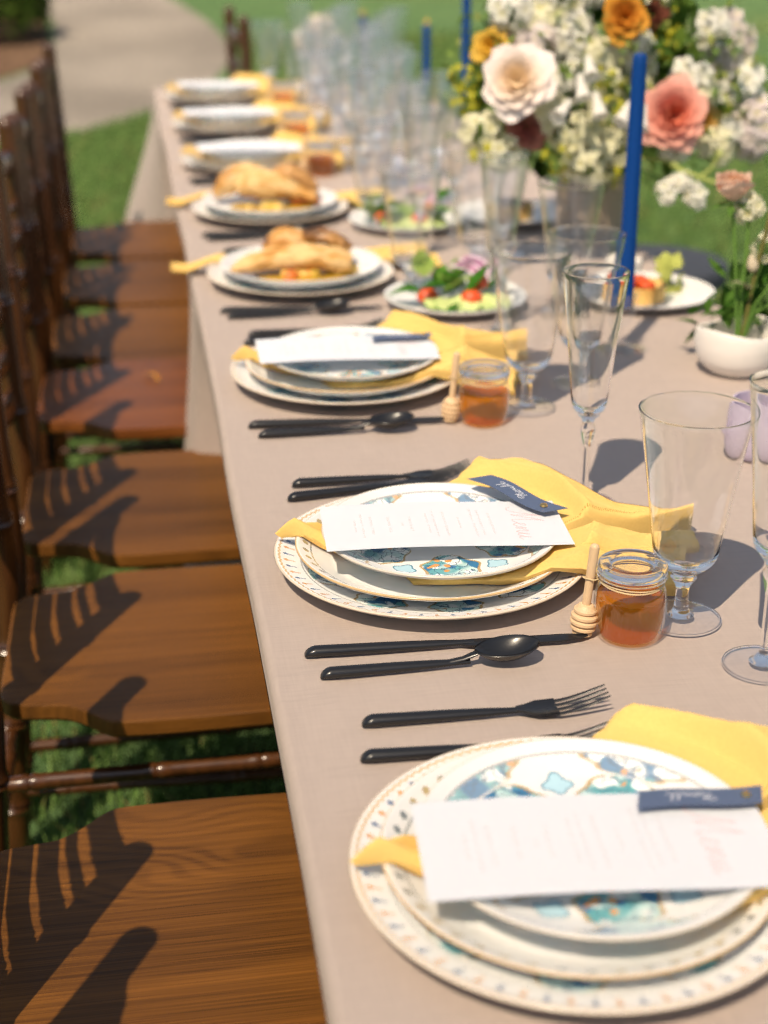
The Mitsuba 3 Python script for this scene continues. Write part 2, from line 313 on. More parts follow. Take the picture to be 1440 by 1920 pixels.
# clipped hedge beyond the path
def hedge():
    t = thing('hedge', 'rounded dark green clipped hedge in the bed beside the gravel path', 'hedge', loc=(-1.75, 14.3, 0))
    r = np.random.default_rng(5); n = 9000
    d = r.normal(size=(n, 3)); d /= np.linalg.norm(d, axis=1, keepdims=True); d[:, 2] = np.abs(d[:, 2])
    d = np.sign(d)*np.abs(d)**0.75; rad = 1 - 0.22*r.uniform(0, 1, n)**2
    wob = 0.88 + 0.24*meshkit.noise(d*3.1, 4)
    c = d*np.array([1.05, 0.9, 0.62])*(rad*wob)[:, None] + [0, 0, 0.12]
    items = []
    q = np.array([[0, 0, 0], [0.016, 0.028, 0.006], [-0.016, 0.028, 0.006], [0, 0.06, -0.004]])*1.35
    V, F = [], []
    A = r.uniform(0, 2*PI, n); B = r.uniform(-1.2, 1.2, n)
    ca, sa, cb, sb = np.cos(A), np.sin(A), np.cos(B), np.sin(B)
    x, y, z = q[:, 0], q[:, 1], q[:, 2]
    yy = y[None]*cb[:, None] - z[None]*sb[:, None]; zz = y[None]*sb[:, None] + z[None]*cb[:, None]
    X = x[None]*ca[:, None] - yy*sa[:, None]; Y = x[None]*sa[:, None] + yy*ca[:, None]
    V = (np.stack([X, Y, zz], -1) + c[:, None]).reshape(-1, 3); i = np.arange(n)*4
    F = np.vstack([np.stack([i, i+1, i+2], 1), np.stack([i+1, i+3, i+2], 1)])
    g = r.uniform(0, 1, n)[:, None]; col = np.repeat((1 - g)*np.array([0.035, 0.080, 0.014]) + g*np.array([0.15, 0.22, 0.040]), 4, 0)
    part('foliage', mikit.ply(trimesh.Trimesh(V, F, process=False), 'leaf', color=col), t, kind='stuff')
    st = [(tube([(0.25*math.cos(a), 0.25*math.sin(a), 0), (0.5*math.cos(a), 0.45*math.sin(a), 0.45)], [0.03, 0.012], 7), None) for a in np.arange(6)*1.05]
    m = cat([s for s, _ in st]); part('trunk', mikit.ply(m, 'vc_matte', smooth=True, color=vcol(m, (0.09, 0.06, 0.04))), t)
hedge()

# ------------------------------------------------------------------ tablecloth
TW, TY0, TY1, TZ = 0.82, 0.05, 4.98, 0.75
def sm(a, b, x): t = np.clip((x - a)/(b - a), 0, 1); return t*t*(3 - 2*t)
def tablecloth():
    y = np.concatenate([np.linspace(TY0, TY1, 230)])
    # cross section: left hem -> left edge -> top -> right edge -> right hem
    dl = np.array([0.742, 0.68, 0.60, 0.52, 0.44, 0.37, 0.30, 0.24, 0.18, 0.13, 0.09, 0.06, 0.04, 0.024])
    rr = 0.010; ra = np.linspace(0, PI/2, 7)
    top = np.linspace(0.0 + rr, TW - rr, 60)
    def offl(yy, d):
        out = 0.0*d + 0.0*yy
        inn = -0.19*(1 - sm(2.40, 2.50, yy)) - 0.19*sm(2.66, 2.80, yy)*(1 - sm(4.36, 4.46, yy))
        bul = 0.030*sm(2.44, 2.50, yy)*(1 - sm(2.60, 2.72, yy)) + 0.13*sm(4.42, 4.75, yy)
        w = 0.010*np.sin(yy*31 + 2.0*np.sin(yy*5)) + 0.006*np.sin(yy*67)
        return -(inn*sm(0.03, 0.26, d) + bul*sm(0.0, 0.55, d)) * 1.0 - w*sm(0.03, 0.5, d)
    rows = []
    for yy in y:
        pts = []
        x = offl(yy, dl); pts += [(x[i], TZ - dl[i]) for i in range(len(dl))]
        pts += [(rr - rr*math.cos(a), TZ - rr + rr*math.sin(a)) for a in ra[:-1]]
        pts += [(u, TZ) for u in top]
        pts += [(TW - rr + rr*math.sin(a), TZ - rr + rr*math.cos(a)) for a in ra[1:]]
        d = dl[::-1]; xr = TW + 0.02*sm(0, .5, d) + (0.014*np.sin(yy*29) + 0.007*np.sin(yy*53 + 1))*sm(0.03, 0.5, d)
        pts += [(xr[i], TZ - d[i]) for i in range(len(d))]
        p = np.array(pts); rows.append(np.stack([p[:, 0], np.full(len(p), yy), p[:, 1]], 1))
    G = np.array(rows)
    G[..., 0] += (0.006*(meshkit.noise(np.stack([G[..., 1]*3.1, 0*G[..., 0], 0*G[..., 0]], -1), 5) - .5))*(1 - sm(0.0, 0.15, G[..., 0]))
    on = (G[..., 2] > TZ - 1e-6)
    q = G[..., :2]
    bump = 0.0026*(meshkit.fbm(np.stack([q[..., 0]*5, q[..., 1]*3, 0*q[..., 0]], -1), 3, 2) - 0.5)
    # a few soft pressed creases
    for (ax, ay, bx, by, hgt, wd) in [(0.52, 0.6, 0.40, 1.12, 0.0022, 0.010), (0.60, 0.9, 0.47, 1.30, 0.0018, 0.012), (0.05, 0.4, 0.045, 2.4, 0.0008, 0.010)]:
        dx, dy = bx - ax, by - ay; L = math.hypot(dx, dy); s = ((q[..., 0] - ax)*dx + (q[..., 1] - ay)*dy)/L
        e = ((q[..., 0] - ax)*dy - (q[..., 1] - ay)*dx)/L
        bump += hgt*np.exp(-(e/wd)**2)*sm(-0.05, 0.1, s)*(1 - sm(L - 0.1, L + 0.05, s))
    G[..., 2] += np.where(on, bump - 0.0006, 0)
    m1 = grid(G)
    # the two end drops, joined at the edge
    ends = []
    for ye, sg in ((TY1, 1), (TY0, -1)):
        xs = np.linspace(0.0, TW, 70); d = np.concatenate([[0.0, 0.004, 0.010], np.linspace(0.03, 0.742, 14)])
        X, D = np.meshgrid(xs, d); Y = ye + sg*(0.010*sm(0, 0.012, D) + 0.06*sm(0, .7, D) + (0.018*np.sin(X*34) + 0.008*np.sin(X*71))*sm(0.03, 0.5, D))
        X2 = X + (X/TW - 0.5)*0.26*sm(0.0, 0.7, D)
        ends.append(grid(np.stack([X2, Y, TZ - D - 0.0008], -1)))
    k = numbered('tablecloth'); scene[k] = mikit.ply(cat([m1] + ends), 'taupe_cloth', smooth=50)
    labels[k] = {'label': 'long taupe tablecloth covering the banquet table and hanging to the lawn', 'category': 'tablecloth'}
tablecloth()

# ------------------------------------------------------------------ chairs
def bamboo(path, r, nodes, n=14, taper=1.0):
    """a turned pole with bamboo rings at the given fractions"""
    p = np.asarray(path, float); L = np.linalg.norm(p[-1] - p[0]); ts = [0, 1]
    for t in nodes:
        w = 0.011/L; ts += [t - 2*w, t - w, t - .45*w, t - .1*w, t + .1*w, t + .45*w, t + w, t + 2*w]
    ts = np.array(sorted(set(ts))); ts = ts[(ts >= 0) & (ts <= 1)]
    seg = np.concatenate([[0], np.cumsum(np.linalg.norm(np.diff(p, axis=0), axis=1))]); seg /= seg[-1]
    ts = np.array(sorted(set(list(ts) + list(seg))))
    q = np.stack([np.interp(ts, seg, p[:, i]) for i in range(3)], 1)
    rad = r*(1 - (1 - taper)*ts)
    for t in nodes:
        w = 0.011/L; d = np.abs(ts - t)/w
        rad = rad*(1 + 0.17*np.exp(-((d - 0.55)/0.38)**2) - 0.10*np.exp(-(d/0.14)**2))
    return tube(q, rad, n)
SZ = 0.46
def seat_mesh():
    half = [(-0.285, 0.0), (-0.285, 0.115), (-0.278, 0.140), (-0.262, 0.152), (-0.235, 0.157), (-0.205, 0.163), (-0.180, 0.182), (-0.160, 0.203), (-0.135, 0.212), (-0.05, 0.214), (0.06, 0.210), (0.108, 0.198), (0.128, 0.165), (0.134, 0.08), (0.135, 0.0)]
    q = smooth_prof(half, 4); poly = Polygon(list(q) + [(a, -b) for a, b in q[::-1][1:-1]])
    out = []
    levels = [(-0.003, SZ), (-0.0008, SZ - 0.0015), (0.0, SZ - 0.005), (0.0, SZ - 0.019), (-0.004, SZ - 0.024)]
    rings = []
    base = np.array(poly.exterior.coords)[:-1]
    c = np.array([-0.07, 0.0]); t = np.roll(base, -1, 0) - np.roll(base, 1, 0); nr = np.stack([t[:, 1], -t[:, 0]], 1); nr /= np.linalg.norm(nr, axis=1, keepdims=True)
    if ((base - c)*nr).sum() < 0: nr = -nr
    for o, z in levels: rings.append(np.column_stack([base + nr*o, np.full(len(base), z)]))
    n = len(base); v = np.vstack(rings + [[[c[0], c[1], SZ]], [[c[0], c[1], SZ - 0.024]]]); j = np.arange(n); j2 = (j + 1) % n; f = []
    for i in range(len(levels) - 1): f += [np.stack([i*n + j, (i+1)*n + j, (i+1)*n + j2], 1), np.stack([i*n + j, (i+1)*n + j2, i*n + j2], 1)]
    f += [np.stack([j, j2, 0*j + len(levels)*n], 1), np.stack([(len(levels)-1)*n + j2, (len(levels)-1)*n + j, 0*j + len(levels)*n + 1], 1)]
    m = trimesh.Trimesh(v, np.vstack(f), process=False); m.fix_normals(); return m
BX, PY = -0.296, 0.178
def back_x(z): return BX - 0.018*max(0, (z - 0.46))/0.46 - 0.05*max(0, 0.46 - z)/0.46*0.6
def make_parts():
    wf, d = 'wood_frame', {}
    L = []
    L.append(('seat', mikit.ply(seat_mesh(), 'wood_seat', smooth=35)))
    zs = [0.0, 0.2, 0.46, 0.62, 0.78, 0.935]
    for s in (-1, 1):
        pole = bamboo([(back_x(z), s*PY, z) for z in zs], 0.0225, [0.12, 0.27, 0.40, 0.605, 0.80], 16, 0.80)
        cap = mv(trimesh.creation.icosphere(2, 0.0185), back_x(0.935), s*PY, 0.937)
        L.append(('back_post', mikit.ply(cat([pole, cap]), wf, smooth=50)))
        L.append(('leg', mikit.ply(bamboo([(0.115, s*0.172, 0), (0.095, s*0.168, SZ - 0.024)], 0.016, [0.3, 0.62, 0.86], 12, 1.1), wf, smooth=50)))
        for z, nd in ((0.365, [0.12, 0.5, 0.82]), (0.13, [0.2, 0.8])):
            L.append(('stretcher', mikit.ply(bamboo([(back_x(z), s*PY, z), (0.10, s*0.168, z)], 0.0102, nd, 10), wf, smooth=50)))
    for z, r, h in ((0.878, 0.0125, 0.0230), (0.795, 0.006, 0.0065), (0.730, 0.0085, 0.0180), (0.655, 0.0085, 0.0185), (0.580, 0.0095, 0.0245)):
        m = bamboo([(back_x(z), -PY, z), (back_x(z) - 0.014, -PY*.4, z), (back_x(z) - 0.014, PY*.4, z), (back_x(z), PY, z)], h, [0.14, 0.86], 12)
        v = np.asarray(m.vertices).copy(); c = np.interp(v[:, 1], [-PY, -PY*.4, PY*.4, PY], [back_x(z), back_x(z) - .014, back_x(z) - .014, back_x(z)]); v[:, 0] = c + (v[:, 0] - c)*r/h; m.vertices = v
        L.append(('top_rail' if z > .85 else 'back_slat', mikit.ply(m, wf, smooth=50)))
    for z in (0.22, 0.34):
        L.append(('stretcher', mikit.ply(bamboo([(0.105, -0.17, z), (0.105, 0.17, z)], 0.0115, [0.25, 0.75], 10), wf, smooth=50)))
    L.append(('stretcher', mikit.ply(bamboo([(back_x(0.24), -PY, 0.24), (back_x(0.24), PY, 0.24)], 0.0115, [0.25, 0.75], 10), wf, smooth=50)))
    return L
CP = make_parts()
seat_red = {**CP[0][1], 'bsdf': {'type': 'ref', 'id': 'red_wood'}}
ords = ['whose seat fills the lower left corner', 'second from the near end of the left row', 'third from the near end of the left row', 'with a redder seat carrying a fallen leaf', 'fifth from the near end of the left row', 'sixth from the near end of the left row', 'farthest in the left row before the gravel path']
def chair(label, loc, rz=0.0, red=False, group='brown wooden banquet chairs along the table'):
    t = thing('banquet_chair', label, 'chair', group, loc, rz)
    for n, d in CP:
        part(n, seat_red if (red and n == 'seat') else d, t, label='reddish brown wooden seat' if red and n == 'seat' else None)
chair('brown bamboo-turned wooden chair mostly outside the lower left corner', (0, 0.712, 0))
for i, y in enumerate((1.207, 1.808, 2.290, 2.84, 3.25, 3.71, 4.17)):
    chair('brown bamboo-turned wooden chair ' + ords[i], (0.0 if i < 3 else 0.01*i - 0.03, y, 0), random.uniform(-.01, .01), red=(i == 3))
chair('dark wooden chair at the far head of the table behind the glasses', (0.600, 5.27, 0), 0.06)
t = thing('stool', 'dark slate round-topped stool on the lawn beyond the tomato tart plate', 'stool', None, (1.20, 3.66, 0))
part('seat', mikit.ply(lathe(smooth_prof([(0, .42), (.17, .42), (.19, .43), (.192, .455), (.18, .47), (.10, .474), (0, .474)], 4), 40), 'slate_fabric', smooth=50), t)
for i in range(4): part('leg', mikit.ply(tube([(.19*math.cos(i*PI/2 + .6), .19*math.sin(i*PI/2 + .6), 0), (.14*math.cos(i*PI/2 + .6), .14*math.sin(i*PI/2 + .6), .425)], .014, 10), 'wood_frame', smooth=50), t)
fl = grid(np.array([[(-.006 + .012*v, .05*u - .02 + .0*v, .004 + .006*math.sin(u*3)) for v in (0, .5, 1)] for u in np.linspace(0, 1, 8)]))
fl.vertices[:, 0] += 0.02*np.sin((fl.vertices[:, 1] + .02)/.05*2.2)
single('fallen_leaf', mikit.ply(fl, 'leaf', smooth=True, color=vcol(fl, (0.55, 0.26, 0.06))), 'small curled tan leaf lying on the reddish chair seat', 'leaf', loc=(-0.075, 2.895, SZ + 0.001), rz=0.9)

# ------------------------------------------------------------------ plates
def plate_mesh(R, depth, wellr, foot):
    top = [(R, depth), (R*0.994, depth + 0.0016), (R*0.97, depth + 0.0006), (wellr + (R - wellr)*0.45, depth*0.62), (wellr + (R - wellr)*0.12, 0.0085), (wellr, 0.0065), (wellr*0.9, 0.0058), (wellr*0.5, 0.0056), (0, 0.0056)]
    bot = [(0, 0.0022), (foot*0.9, 0.0022), (foot*0.95, 0.0), (foot, 0.0), (foot*1.04, 0.002), (wellr + (R - wellr)*0.1, 0.0045), (wellr + (R - wellr)*0.5, depth*0.55), (R*0.985, depth - 0.0022)]
    m = lathe(bot + top, 96); return m
PL = {}
for nm, R, dp, w, ft in (('charger', 0.155, 0.020, 0.105, 0.085), ('dinner', 0.134, 0.0225, 0.098, 0.075), ('salad', 0.116, 0.0195, 0.082, 0.062)):
    m = plate_mesh(R, dp, w, ft); PL[nm] = mikit.ply(m, 'china_' + nm, smooth=True, uv=np.asarray(m.vertices)[:, :2]/R)
PL['plain'] = mikit.ply(plate_mesh(0.134, 0.0225, 0.098, 0.075), 'plain_china', smooth=True)
PL['side'] = mikit.ply(plate_mesh(0.112, 0.0180, 0.078, 0.062), 'plain_china', smooth=True)

# ------------------------------------------------------------------ napkins (plate-centred coordinates, z above the cloth)
def support(x, y):
    r = np.hypot(x, y)
    s = np.interp(r, [0, 0.095, 0.112, 0.134, 0.139, 0.156, 0.170, 0.205, 0.4], [0.0135, 0.0145, 0.019, 0.0305, 0.0295, 0.0250, 0.016, 0.004, 0.004])
    return s
def fold_layer(back, front, lift, pillow, seed, nu=44, nv=22, hem=False, und=0.006):
    """one layer of cloth between its back and its front edge (x, y from the plate's centre, both running outwards)"""
    def res(c):
        q = smooth_prof(c, 8); d = np.concatenate([[0], np.cumsum(np.hypot(*np.diff(q, axis=0).T))]); t = np.linspace(0, d[-1], nu)
        return np.stack([np.interp(t, d, q[:, 0]), np.interp(t, d, q[:, 1])], 1), d[-1]
    (bk, lb), (fr, lf) = res(back), res(front); v = np.linspace(0, 1, nv); G = np.zeros((nu, nv, 3)); UV = np.zeros((nu, nv, 2)); L = 0.5*(lb + lf)
    for i in range(nu):
        u = i/(nu - 1); p = bk[i]*(1 - v)[:, None] + fr[i]*v[:, None]; x, y = p[:, 0], p[:, 1]; w = np.linalg.norm(bk[i] - fr[i])
        tuck = np.clip((v - 0.86)/0.14, 0, 1)**1.5*0.011*min(1, u*4); p = p + (bk[i] - fr[i])/max(w, 1e-6)*tuck[:, None]; x, y = p[:, 0], p[:, 1]
        round_ = 1 - np.clip((v - 0.72)/0.28, 0, 1)**2.6            # the front edge is a fold that rolls down
        prof = round_*(0.55 + 0.45*np.sin(np.clip(v*1.15, 0, 1)*PI*0.85 + .2)) if pillow else round_**.5*np.clip(v*7, 0.15, 1)
        wave = und*(0.5 + 0.5*np.sin(v*5.5 + u*2.2 + seed))*sm(0.15, 0.55, u) + und*.7*np.sin(u*7.5 + v*3.0 + seed*2)*sm(.3, .6, u)
        z = support(x, y)*(1 - .0*u) + lift*prof*sm(-0.05, 0.25, u) + wave*round_ + 0.003*(meshkit.noise(np.stack([x*32, y*32, 0*x + seed], -1), seed) - .5)
        z = z + (0.0045*(1 - np.abs(np.sin(v*7.0 + u*1.5 + seed*1.7)))**2 - 0.001)*sm(.2, .5, u)*round_
        z = np.maximum(z, 0.0015 + 0*z)
        z = np.minimum(z, np.interp(np.hypot(x - 0.008, y), [0, 0.085, 0.10, 0.118, 0.142, 0.165], [0.0205, 0.0205, 0.027, 0.0365, 0.0420, 0.085]))
        G[i] = np.stack([x, y, z], 1)
        de, df = np.full(nv, (1 - u)*L), (1 - v)*w; use = de < df
        UV[i] = np.stack([np.where(use, v*w/0.0034, u*L/0.0034), (np.where(use, de, df)/0.016 if hem else 9.0 + 0*v)], 1)
    return G, UV
def napkin_ply(var=0):
    kx, ky = [(1.0, 1.0), (1.03, 1.12), (.96, .94), (1.0, .80)][var]; a = lambda pts: [(x, y*ky if y > .09 else y) for x, y in pts]; d = [0, .006, -.006, .003][var]
    sheets = [fold_layer([(-.04, -.03), (.03, -.045), (.10, -.055), (.17, -.062), (.228*kx, -.072)], [(-.03, -.065), (.02, -.082), (.09, -.100), (.15, -.106 + d), (.185, -.114), (.208*kx, -.122)], 0.015, True, 11 + var, und=.006),
              fold_layer([(-.04, .0), (.04, -.01), (.11, -.02), (.18, -.018), (.252*kx, -.024)], [(-.03, -.05), (.04, -.062), (.10, -.068), (.16, -.064 - d), (.21, -.072), (.240*kx, -.074)], 0.024, True, 12 + var, und=.007),
              fold_layer(a([(-.04, .06), (.02, .095), (.07, .140), (.104, .178), (.128, .186), (.140, .165), (.152, .118), (.182, .070), (.225, .044), (.270*kx, .036)]), [(-.03, -.015), (.04, -.022), (.10, -.030), (.15, -.020 + d), (.20, -.006), (.262*kx, .004)], 0.034, False, 13 + var, nu=64, nv=34, hem=True, und=.008)]
    # left tip: a pinched roll
    n, m = 26, 13; G = np.zeros((n, m, 3))
    for i, s in enumerate(np.linspace(0, 1, n)):
        x = -0.150 + s*0.155; w = np.interp(s, [0, .05, .14, .35, .6, 1], [0.002, 0.008, 0.013, 0.025, 0.037, 0.045]); cy = np.interp(s, [0, .4, 1], [0.036, 0.024, 0.0])
        for k, v in enumerate(np.linspace(-1, 1, m)):
            y = cy + w*v; hgt = 0.019*(1 - 0.6*s)*min(1, .25 + s*7)
            fold = hgt*(0.08 + 0.92*abs(math.cos(v*2.9 + 0.4)))*(1 - v*v*0.9); xx = x + 0.022*v*v*(1 - s) + 0.006*v*(1 - s)
            G[i, k] = (xx, y, support(np.array([x]), np.array([y]))[0] + 0.0015 + fold)
    allm, uvs = [], []
    for g, uv in sheets + [(G, np.full((n, m, 2), 9.0))]:
        s = solid_grid(g, 0.0009); allm.append(s); uvs.append(np.vstack([uv.reshape(-1, 2)]*2))
    return mikit.ply(cat(allm), 'napkin_cloth', smooth=True, uv=np.vstack(uvs))
NAP = [napkin_ply(v) for v in range(4)]
def napkin_flat():
    # loosely folded, reaching out on both sides under a dinner plate
    n, m = 60, 14; G = np.zeros((n, m, 3)); G2 = np.zeros((n, m, 3))
    for i, s in enumerate(np.linspace(0, 1, n)):
        x = -0.205 + s*0.46; w = np.interp(s, [0, .05, .2, .5, .75, 1], [0.010, 0.017, 0.03, 0.055, 0.075, 0.085]); cy = np.interp(s, [0, .5, 1], [0.105, 0.09, 0.13])
        for k, v in enumerate(np.linspace(-1, 1, m)):
            y = cy + w*v; r = math.hypot(x, y); b = np.interp(r, [0, 0.10, 0.115, 0.155, 0.17, 0.20], [0.0095, 0.0095, 0.0125, 0.0245, 0.018, 0.004]); b = min(b, 0.011) if r < 0.13 else b
            z = b + (0.017*(1 - s)**3 + 0.014*sm(0.62, 0.9, s))*(0.5 + 0.5*math.cos(v*5.2 + s*3))*(1 - 0.6*v*v)
            G[i, k] = (x, y, z)
    s = solid_grid(G, 0.0012); return mikit.ply(s, 'napkin_cloth', smooth=True, uv=np.full((len(s.vertices), 2), 9.0))
NAPF = napkin_flat()

# ------------------------------------------------------------------ menu card and name tag
def strokes(lines, w, h=0.00008):
    return unary_union([LineString(l).buffer(w, 2) for l in lines if len(l) > 1])
def bez(*pts):
    p = np.array(pts, float); return [tuple(x) for x in smooth_prof(p, 6)]
# letters of "Menu" in a slanted script, unit x-height 1; reads along +x
MENU = [bez((-0.9, 0.25), (-0.6, -0.1), (-0.1, 0.1), (0.45, 1.1), (0.95, 2.5)), bez((0.95, 2.5), (0.80, 1.2), (0.75, 0.1)), bez((0.75, 0.1), (1.3, 1.3), (2.0, 2.55)), bez((2.0, 2.55), (1.75, 1.3), (1.75, 0.3), (1.95, 0.0), (2.35, 0.3)),
        bez((2.35, 0.3), (2.85, 0.62), (2.95, 0.92), (2.65, 0.85), (2.5, 0.35), (2.75, 0.0), (3.2, 0.25)), bez((3.2, 0.25), (3.55, 0.9), (3.45, 0.05)), bez((3.45, 0.05), (3.85, 0.75), (4.15, 0.9), (4.05, 0.3), (4.2, 0.0), (4.5, 0.3)),
        bez((4.5, 0.3), (4.8, 0.9), (4.65, 0.25), (4.85, 0.0), (5.2, 0.4), (5.4, 0.92)), bez((5.4, 0.92), (5.25, 0.3), (5.4, 0.0), (5.8, 0.25))]
CW, CL = 0.108, 0.236       # across (reading) and along (top of the text towards +x)
def to_card(mesh2d, u, v):
    """reading direction is -y, text up is +x; u: along the card from its left end, v: offset of the start from the far long side"""
    m = mesh2d.copy(); V = np.asarray(m.vertices); m.vertices = np.stack([-CL/2 + u + V[:, 1], CW/2 - v - V[:, 0], V[:, 2]], 1); return m
def scribble(w, h, seed, step=0.62):
    """illegible tiny printed letters"""
    r = np.random.default_rng(seed); out, x = [], 0.0
    while x < w:
        if r.uniform() > 0.14:
            out.append(trimesh.creation.box((h*0.20, h*r.uniform(0.85, 1.0), 0.00012), trimesh.transformations.translation_matrix((x, h/2, 0.00006))))
            if r.uniform() > 0.4: out.append(trimesh.creation.box((h*0.34, h*0.18, 0.00012), trimesh.transformations.translation_matrix((x + h*0.2, h*r.choice([0.1, 0.5, 0.9]), 0.00006))))
        x += h*step
    return cat(out)
bend = lambda P_: P_ + np.stack([0*P_[..., 0], 0*P_[..., 0], 0.0022*np.sin((P_[..., 0]/CL + .5)*PI*1.3 + .4)], -1)
def bent(m): m = m.copy(); m.vertices = bend(np.asarray(m.vertices)); return m
gx, gy = np.meshgrid(np.linspace(-CL/2, CL/2, 16), np.linspace(-CW/2, CW/2, 4), indexing='ij')
CARD = mikit.ply(solid_grid(bend(np.stack([gx, gy, 0*gx], -1)), 0.0006), 'card_paper', smooth=30)
mm = flat(strokes([[(a*0.0118, b*0.0125) for a, b in l] for l in MENU], 0.00046), 0.00012)
MENU_INK = mikit.ply(mv(bent(to_card(mm.subdivide(), 0.186, 0.026)), z=0.0003), 'rose_ink')
rows = [(0.163, .050, 1), (0.153, .062, 0), (0.146, .070, 0), (0.132, .026, 0), (0.118, .060, 1), (0.108, .066, 0), (0.101, .05, 0), (0.084, .034, 1), (0.076, .008, 0), (0.063, .036, 1), (0.046, .042, 1), (0.037, .058, 0), (0.030, .03, 0)]
MENU_LINES = mikit.ply(mv(bent(cat([to_card(scribble(w, 0.0026 if b else 0.0021, 30 + i), u, CW/2 - w/2) for i, (u, w, b) in enumerate(rows)])), z=0.0003), 'grey_ink')
TL, TH = 0.112, 0.026
def tag_bend(P_, k): u = P_[..., 0]/TL + 0.5; return P_ + np.stack([0*u, 0.006*k*np.sin(u*PI*2), 0.002 + 0.010*k*(1 - sm(0.15, 0.9, u))], -1)
def tag_plys(k, scale):
    hx, hy = np.meshgrid(np.linspace(-TL/2, TL/2, 18), np.linspace(-TH/2, TH/2, 4), indexing='ij'); hx = hx + hy*0.35*np.sign(1)
    a = mikit.ply(solid_grid(tag_bend(np.stack([hx, hy, 0*hx], -1), k), 0.0005), 'navy_paper', smooth=30)
    name = [bez((0, 1.3), (.5, 1.75), (.9, 1.5), (.7, .6), (.35, 0)), bez((.2, .9), (1.1, 1.25), (1.4, 1.6)), bez((1.4, 1.6), (1.1, .8), (1.0, .1), (1.3, .1), (1.7, .6)), bez((1.7, .6), (1.5, .1), (1.9, .0), (2.1, .6), (1.8, .8)), bez((2.1, .6), (2.5, .6), (2.5, .05), (2.9, .5), (3.0, .7)), bez((3.0, .7), (2.9, .1), (3.3, .1), (3.8, 1.0), (4.0, 1.8)), bez((4.0, 1.8), (3.7, .9), (3.8, .05), (4.4, .9), (4.7, 1.9)), bez((4.7, 1.9), (4.4, .9), (4.5, .0), (5.0, .4))]
    s = flat(strokes([[(x*0.0088 - 0.02, y*0.0062 - 0.006) for x, y in l] for l in name], 0.0004), 0.00012).subdivide()
    v = np.asarray(s.vertices).copy(); v[:, :2] *= -1; v[:, 0] += -0.006; s.vertices = tag_bend(v, k); s.vertices[:, 2] += 0.0003
    b = mikit.ply(s, 'white_ink')
    pin = lathe([(0, 0), (0.0034, 0), (0.0042, 0.0010), (0.0034, 0.0026), (0.0014, 0.0034), (0, 0.0035)], 14)
    pv = tag_bend(np.array([[0.041, 0.0, 0.0]]), k)[0]
    return a, b, mikit.ply(mv(pin, *(pv + [0, 0, 0.0003])), 'brass', smooth=30)

# ------------------------------------------------------------------ cutlery (along +x, handle end at the origin, z above the cloth)
def handle(L, w=0.0058, h=0.0045, cut=True):
    t = np.array([0, .01, .05, .2, .5, .75, .9, 1.0]); wd = np.array([.75, .98, 1.08, 1.05, .95, .8, .62, .55])*w; hh = np.array([.6, .95, 1.1, 1.05, .95, .75, .55, .5])*h
    m = tube(np.stack([t*L, 0*t, 0.0048 + 0*t], 1), wd, 18, hh)
    if cut:  # slanted end
        v = np.asarray(m.vertices).copy(); k = v[:, 0] < 0.003; v[k, 0] += (v[k, 2] - 0.0048)*0.9; m.vertices = v
    return m
def knife_ply():
    hl = 0.148
    n = 22; s = np.linspace(0, 1, n); x = hl - 0.012 + s*0.115
    wl = np.interp(s, [0, .1, .3, .8, .95, 1], [.0035, .0065, .0082, .0075, .004, .0008]); lo = np.interp(s, [0, .1, 1], [.0035, .0050, .004]) * np.interp(s, [0, .85, 1], [1, 1, .2])
    G = np.stack([np.stack([x, -wl, 0.0040 + 0*x], 1), np.stack([x, 0*x, 0.0052 + 0*x], 1), np.stack([x, lo, 0.0044 + 0*x], 1)], 1)
    return mikit.ply(handle(hl), 'black_steel', smooth=40), mikit.ply(solid_grid(G, 0.0016), 'black_steel', smooth=40)
def spoon_ply():
    hl = 0.128; n, m = 22, 13; G = np.zeros((n, m, 3))
    for i, a in enumerate(np.linspace(0, 1, n)):
        x = hl + 0.004 + 0.057*a; w = 0.0185*math.sqrt(max(1e-5, 1 - (2*a - 1)**2))*(1.0 + 0.10*(a - .5)); w = max(w, 0.0016)
        for j, v in enumerate(np.linspace(-1, 1, m)):
            q = min(1, math.hypot(2*a - 1, v*math.sqrt(max(0, 1 - (2*a - 1)**2))))
            G[i, j] = (x, w*v, 0.0025 + 0.0125*q**2.2 + 0.004*a)
    neck = tube([(hl - 0.02, 0, 0.0048), (hl - 0.006, 0, 0.0075), (hl + 0.006, 0, 0.0125)], [0.0036, 0.0034, 0.0042], 12, [0.0026, 0.0022, 0.0018])
    return mikit.ply(handle(hl), 'black_steel', smooth=40), mikit.ply(solid_grid(G, 0.0016), 'black_steel', smooth=60), mikit.ply(neck, 'black_steel', smooth=40)
def fork_ply():
    hl = 0.130; n, m = 12, 9; G = np.zeros((n, m, 3))
    for i, a in enumerate(np.linspace(0, 1, n)):
        x = hl - 0.006 + 0.034*a; w = np.interp(a, [0, .2, .5, 1], [.0032, .006, .0112, .0118])
        for j, v in enumerate(np.linspace(-1, 1, m)): G[i, j] = (x, w*v, np.interp(a, [0, .3, 1], [.0060, .0046, .0040]) + 0.0020*v*v*a)
    tines = []
    for y in (-0.0102, -0.0034, 0.0034, 0.0102):
        s = np.linspace(0, 1, 7); tines.append(tube(np.stack([hl + 0.026 + s*0.044, y*(1 - .1*s), 0.0046 + 0.013*s**1.5], 1), np.interp(s, [0, .8, 1], [.0021, .0017, .0008]), 8, np.interp(s, [0, .8, 1], [.0011, .0010, .0006])))
    return [mikit.ply(handle(hl), 'black_steel', smooth=40), mikit.ply(solid_grid(G, 0.0020), 'black_steel', smooth=50)] + [mikit.ply(q, 'black_steel', smooth=40) for q in tines]
KN, SP, FK = knife_ply(), spoon_ply(), fork_ply()

